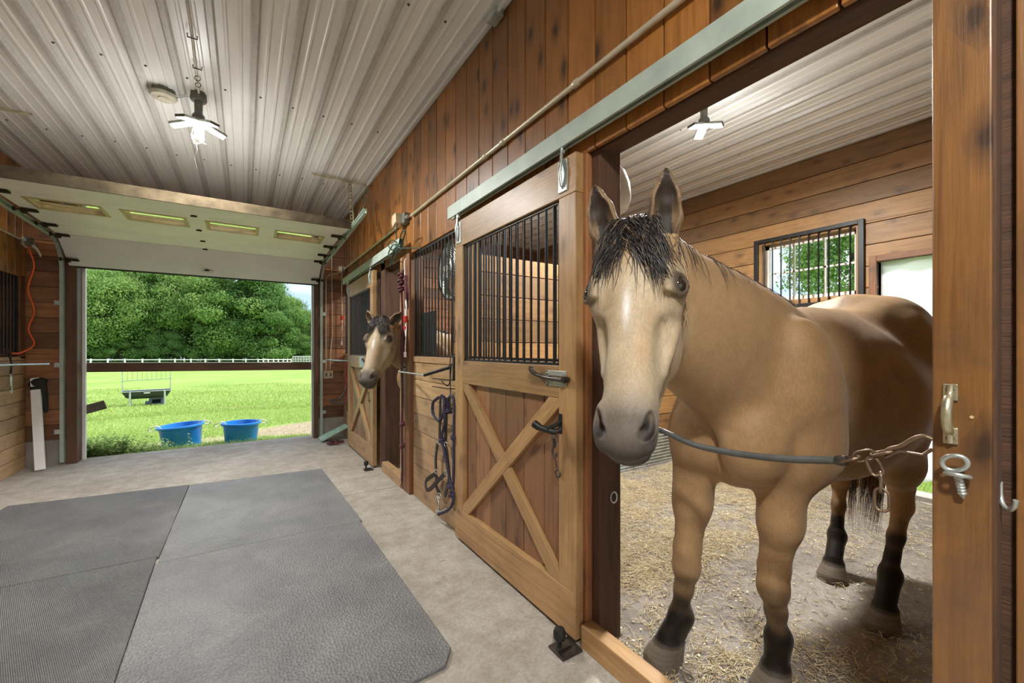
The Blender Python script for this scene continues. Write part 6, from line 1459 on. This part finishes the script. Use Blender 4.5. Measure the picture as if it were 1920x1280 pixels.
# trees: crowns of leaf-sized faces gathered in lobes, over forked trunks
def tree_proto(seed, H_, W_, nl, leafmat, leaf=.16, low=.14):
    rg = np.random.default_rng(seed); lobes = []
    for k in range(46):
        t = rg.uniform(low, 1); prof = math.sin(PI*min(1, (t-low*.6)/(1.02-low*.6))**.75)**.6; a = rg.uniform(0, 2*PI); R = W_*.5*prof*rg.uniform(.45, .95)
        lobes.append((R*math.cos(a), R*math.sin(a), H_*t*.93, rg.uniform(.12, .22)*W_))
    lobes.append((0, 0, H_*.88, W_*.16)); Lb = np.array(lobes); idx = rg.integers(0, len(Lb), nl); L = Lb[idx]
    d = rg.normal(0, 1, (nl, 3)); d /= np.linalg.norm(d, axis=1, keepdims=True); d[:, 2] = d[:, 2]*.75+.25
    rad = L[:, 3]*(rg.uniform(.55, 1.06, nl)+.12*np.sin(d[:, 0]*9+idx)*np.cos(d[:, 1]*8)); C = L[:, :3]+d*rad[:, None]*np.array([1, 1, .85])
    u = np.cross(d, rg.normal(0, 1, (nl, 3))); u /= np.linalg.norm(u, axis=1, keepdims=True); nn = d+rg.normal(0, .45, (nl, 3)); nn /= np.linalg.norm(nn, axis=1, keepdims=True); u = u-nn*(u*nn).sum(1)[:, None]; u /= np.linalg.norm(u, axis=1, keepdims=True); v = np.cross(nn, u)
    s_ = (leaf*rg.uniform(.6, 1.3, nl))[:, None]; V_ = np.stack([C-u*s_, C+v*s_*.62, C+u*s_, C-v*s_*.62], 1).reshape(-1, 3)
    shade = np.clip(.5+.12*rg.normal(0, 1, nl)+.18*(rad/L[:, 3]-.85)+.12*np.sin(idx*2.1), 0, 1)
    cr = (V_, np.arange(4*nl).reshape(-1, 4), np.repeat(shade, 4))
    tk = MB(); tk.tube(spline([(0, 0, -.3), (.1, .05, H_*.25), (-.1, .1, H_*.5), (.05, 0, H_*.8)], 4), [W_*.030*(1-.062*i) for i in range(13)], 8)
    for k in range(6):
        q = Lb[k*5]; z0 = H_*(.18+.06*k); tk.tube(spline([(.0, .05, z0), (q[0]*.5, q[1]*.5, z0+(q[2]-z0)*.4), (q[0], q[1], q[2])], 4), [W_*.013*(1-.09*i) for i in range(9)], 6)
    r_ = empty('tree', (0, 0, 0)); link_mesh('crown', cr[0], cr[1], M[leafmat], r_, r=cr[2]); tk.build('trunk', M['bark'], r_, smooth=True); return r_
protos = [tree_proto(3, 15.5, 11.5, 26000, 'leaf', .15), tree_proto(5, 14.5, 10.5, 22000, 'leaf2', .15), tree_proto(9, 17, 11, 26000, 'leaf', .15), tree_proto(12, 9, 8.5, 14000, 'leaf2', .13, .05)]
used = [False]*4
def put_tree(k, px, d, s, rz, label, group):
    o = protos[k] if not used[k] else copy_tree(protos[k]); used[k] = True
    p = at_d(px, d); o.location = (p.x, p.y, gz(p.x, p.y)-.2); o.scale = (s, s, s); o.rotation_euler = (0, 0, rz); tag(o, label, 'tree', group)
rt = random.Random(4)
ORD = ('first', 'second', 'third', 'fourth', 'fifth', 'sixth', 'seventh', 'eighth', 'ninth', 'tenth', 'eleventh', 'twelfth', 'thirteenth', 'fourteenth', 'fifteenth', 'sixteenth', 'seventeenth')
for i, px in enumerate((105, 150, 190, 238, 285, 330, 378, 425, 470)):
    put_tree((0, 1, 2)[i % 3], px+rt.uniform(-6, 6), 69+rt.uniform(-2, 3)+(px-140)*.035, rt.uniform(.92, 1.12), rt.uniform(0, 6), ORD[i]+' from the left of the big leafy trees just behind the white fence', 'trees at the front of the wood')
for i, px in enumerate((125, 172, 218, 262, 308, 352, 400, 448, 492)):
    put_tree((2, 0, 1)[i % 3], px, 80+rt.uniform(-3, 5), rt.uniform(1.15, 1.4), rt.uniform(0, 6), ORD[i]+' from the left of the tall trees deeper in the wood', 'trees deeper in the wood')
for i, (px, d, s) in enumerate(((505, 78, .98), (525, 84, .92), (545, 90, .88), (566, 94, .80), (586, 96, .76), (608, 96, .76), (515, 98, 1.1), (538, 102, 1.0), (640, 92, .95), (690, 90, 1.0), (750, 88, .95), (830, 86, 1.0), (930, 84, 1.0))):
    put_tree((1, 0, 2)[i % 3], px, d, s, rt.uniform(0, 6), ORD[i]+' from the left of the lower distant trees at the right end of the wood', 'trees at the right end of the wood')
for i, px in enumerate((140, 165, 200, 228, 255, 290, 318, 345, 372, 402, 430, 455, 480, 505, 530, 556, 582)):
    put_tree(3, px+rt.uniform(-5, 5), 67+(px-140)*.04+rt.uniform(-1.5, 1.5), rt.uniform(.42, .70), rt.uniform(0, 6), ORD[i]+' from the left of the low bushy young trees at the foot of the wood', 'undergrowth trees')
# tree outside the stall window and one past the sheeted doorway
for (x, y, k, s, lab) in ((27.0, 8.9, 0, .62, 'bushy tree seen through the barred stall window'), (31, 14.2, 3, .55, 'smaller bush seen low in the barred stall window')):
    o = copy_tree(protos[k]); o.location = (x, y, -.35); o.scale = (s, s, s); o.rotation_euler = (0, 0, x); tag(o, lab, 'tree'); 
    if 'group' in o: del o['group']
blades('grass', 6000, lambda n: np.stack([RN.uniform(5.15, 7.5, n), RN.uniform(-.6, 2.2, n)], 1), .04, .12, .004, 'grass', 'grass outside the stall back doorway', .5, (6, 1, 0))
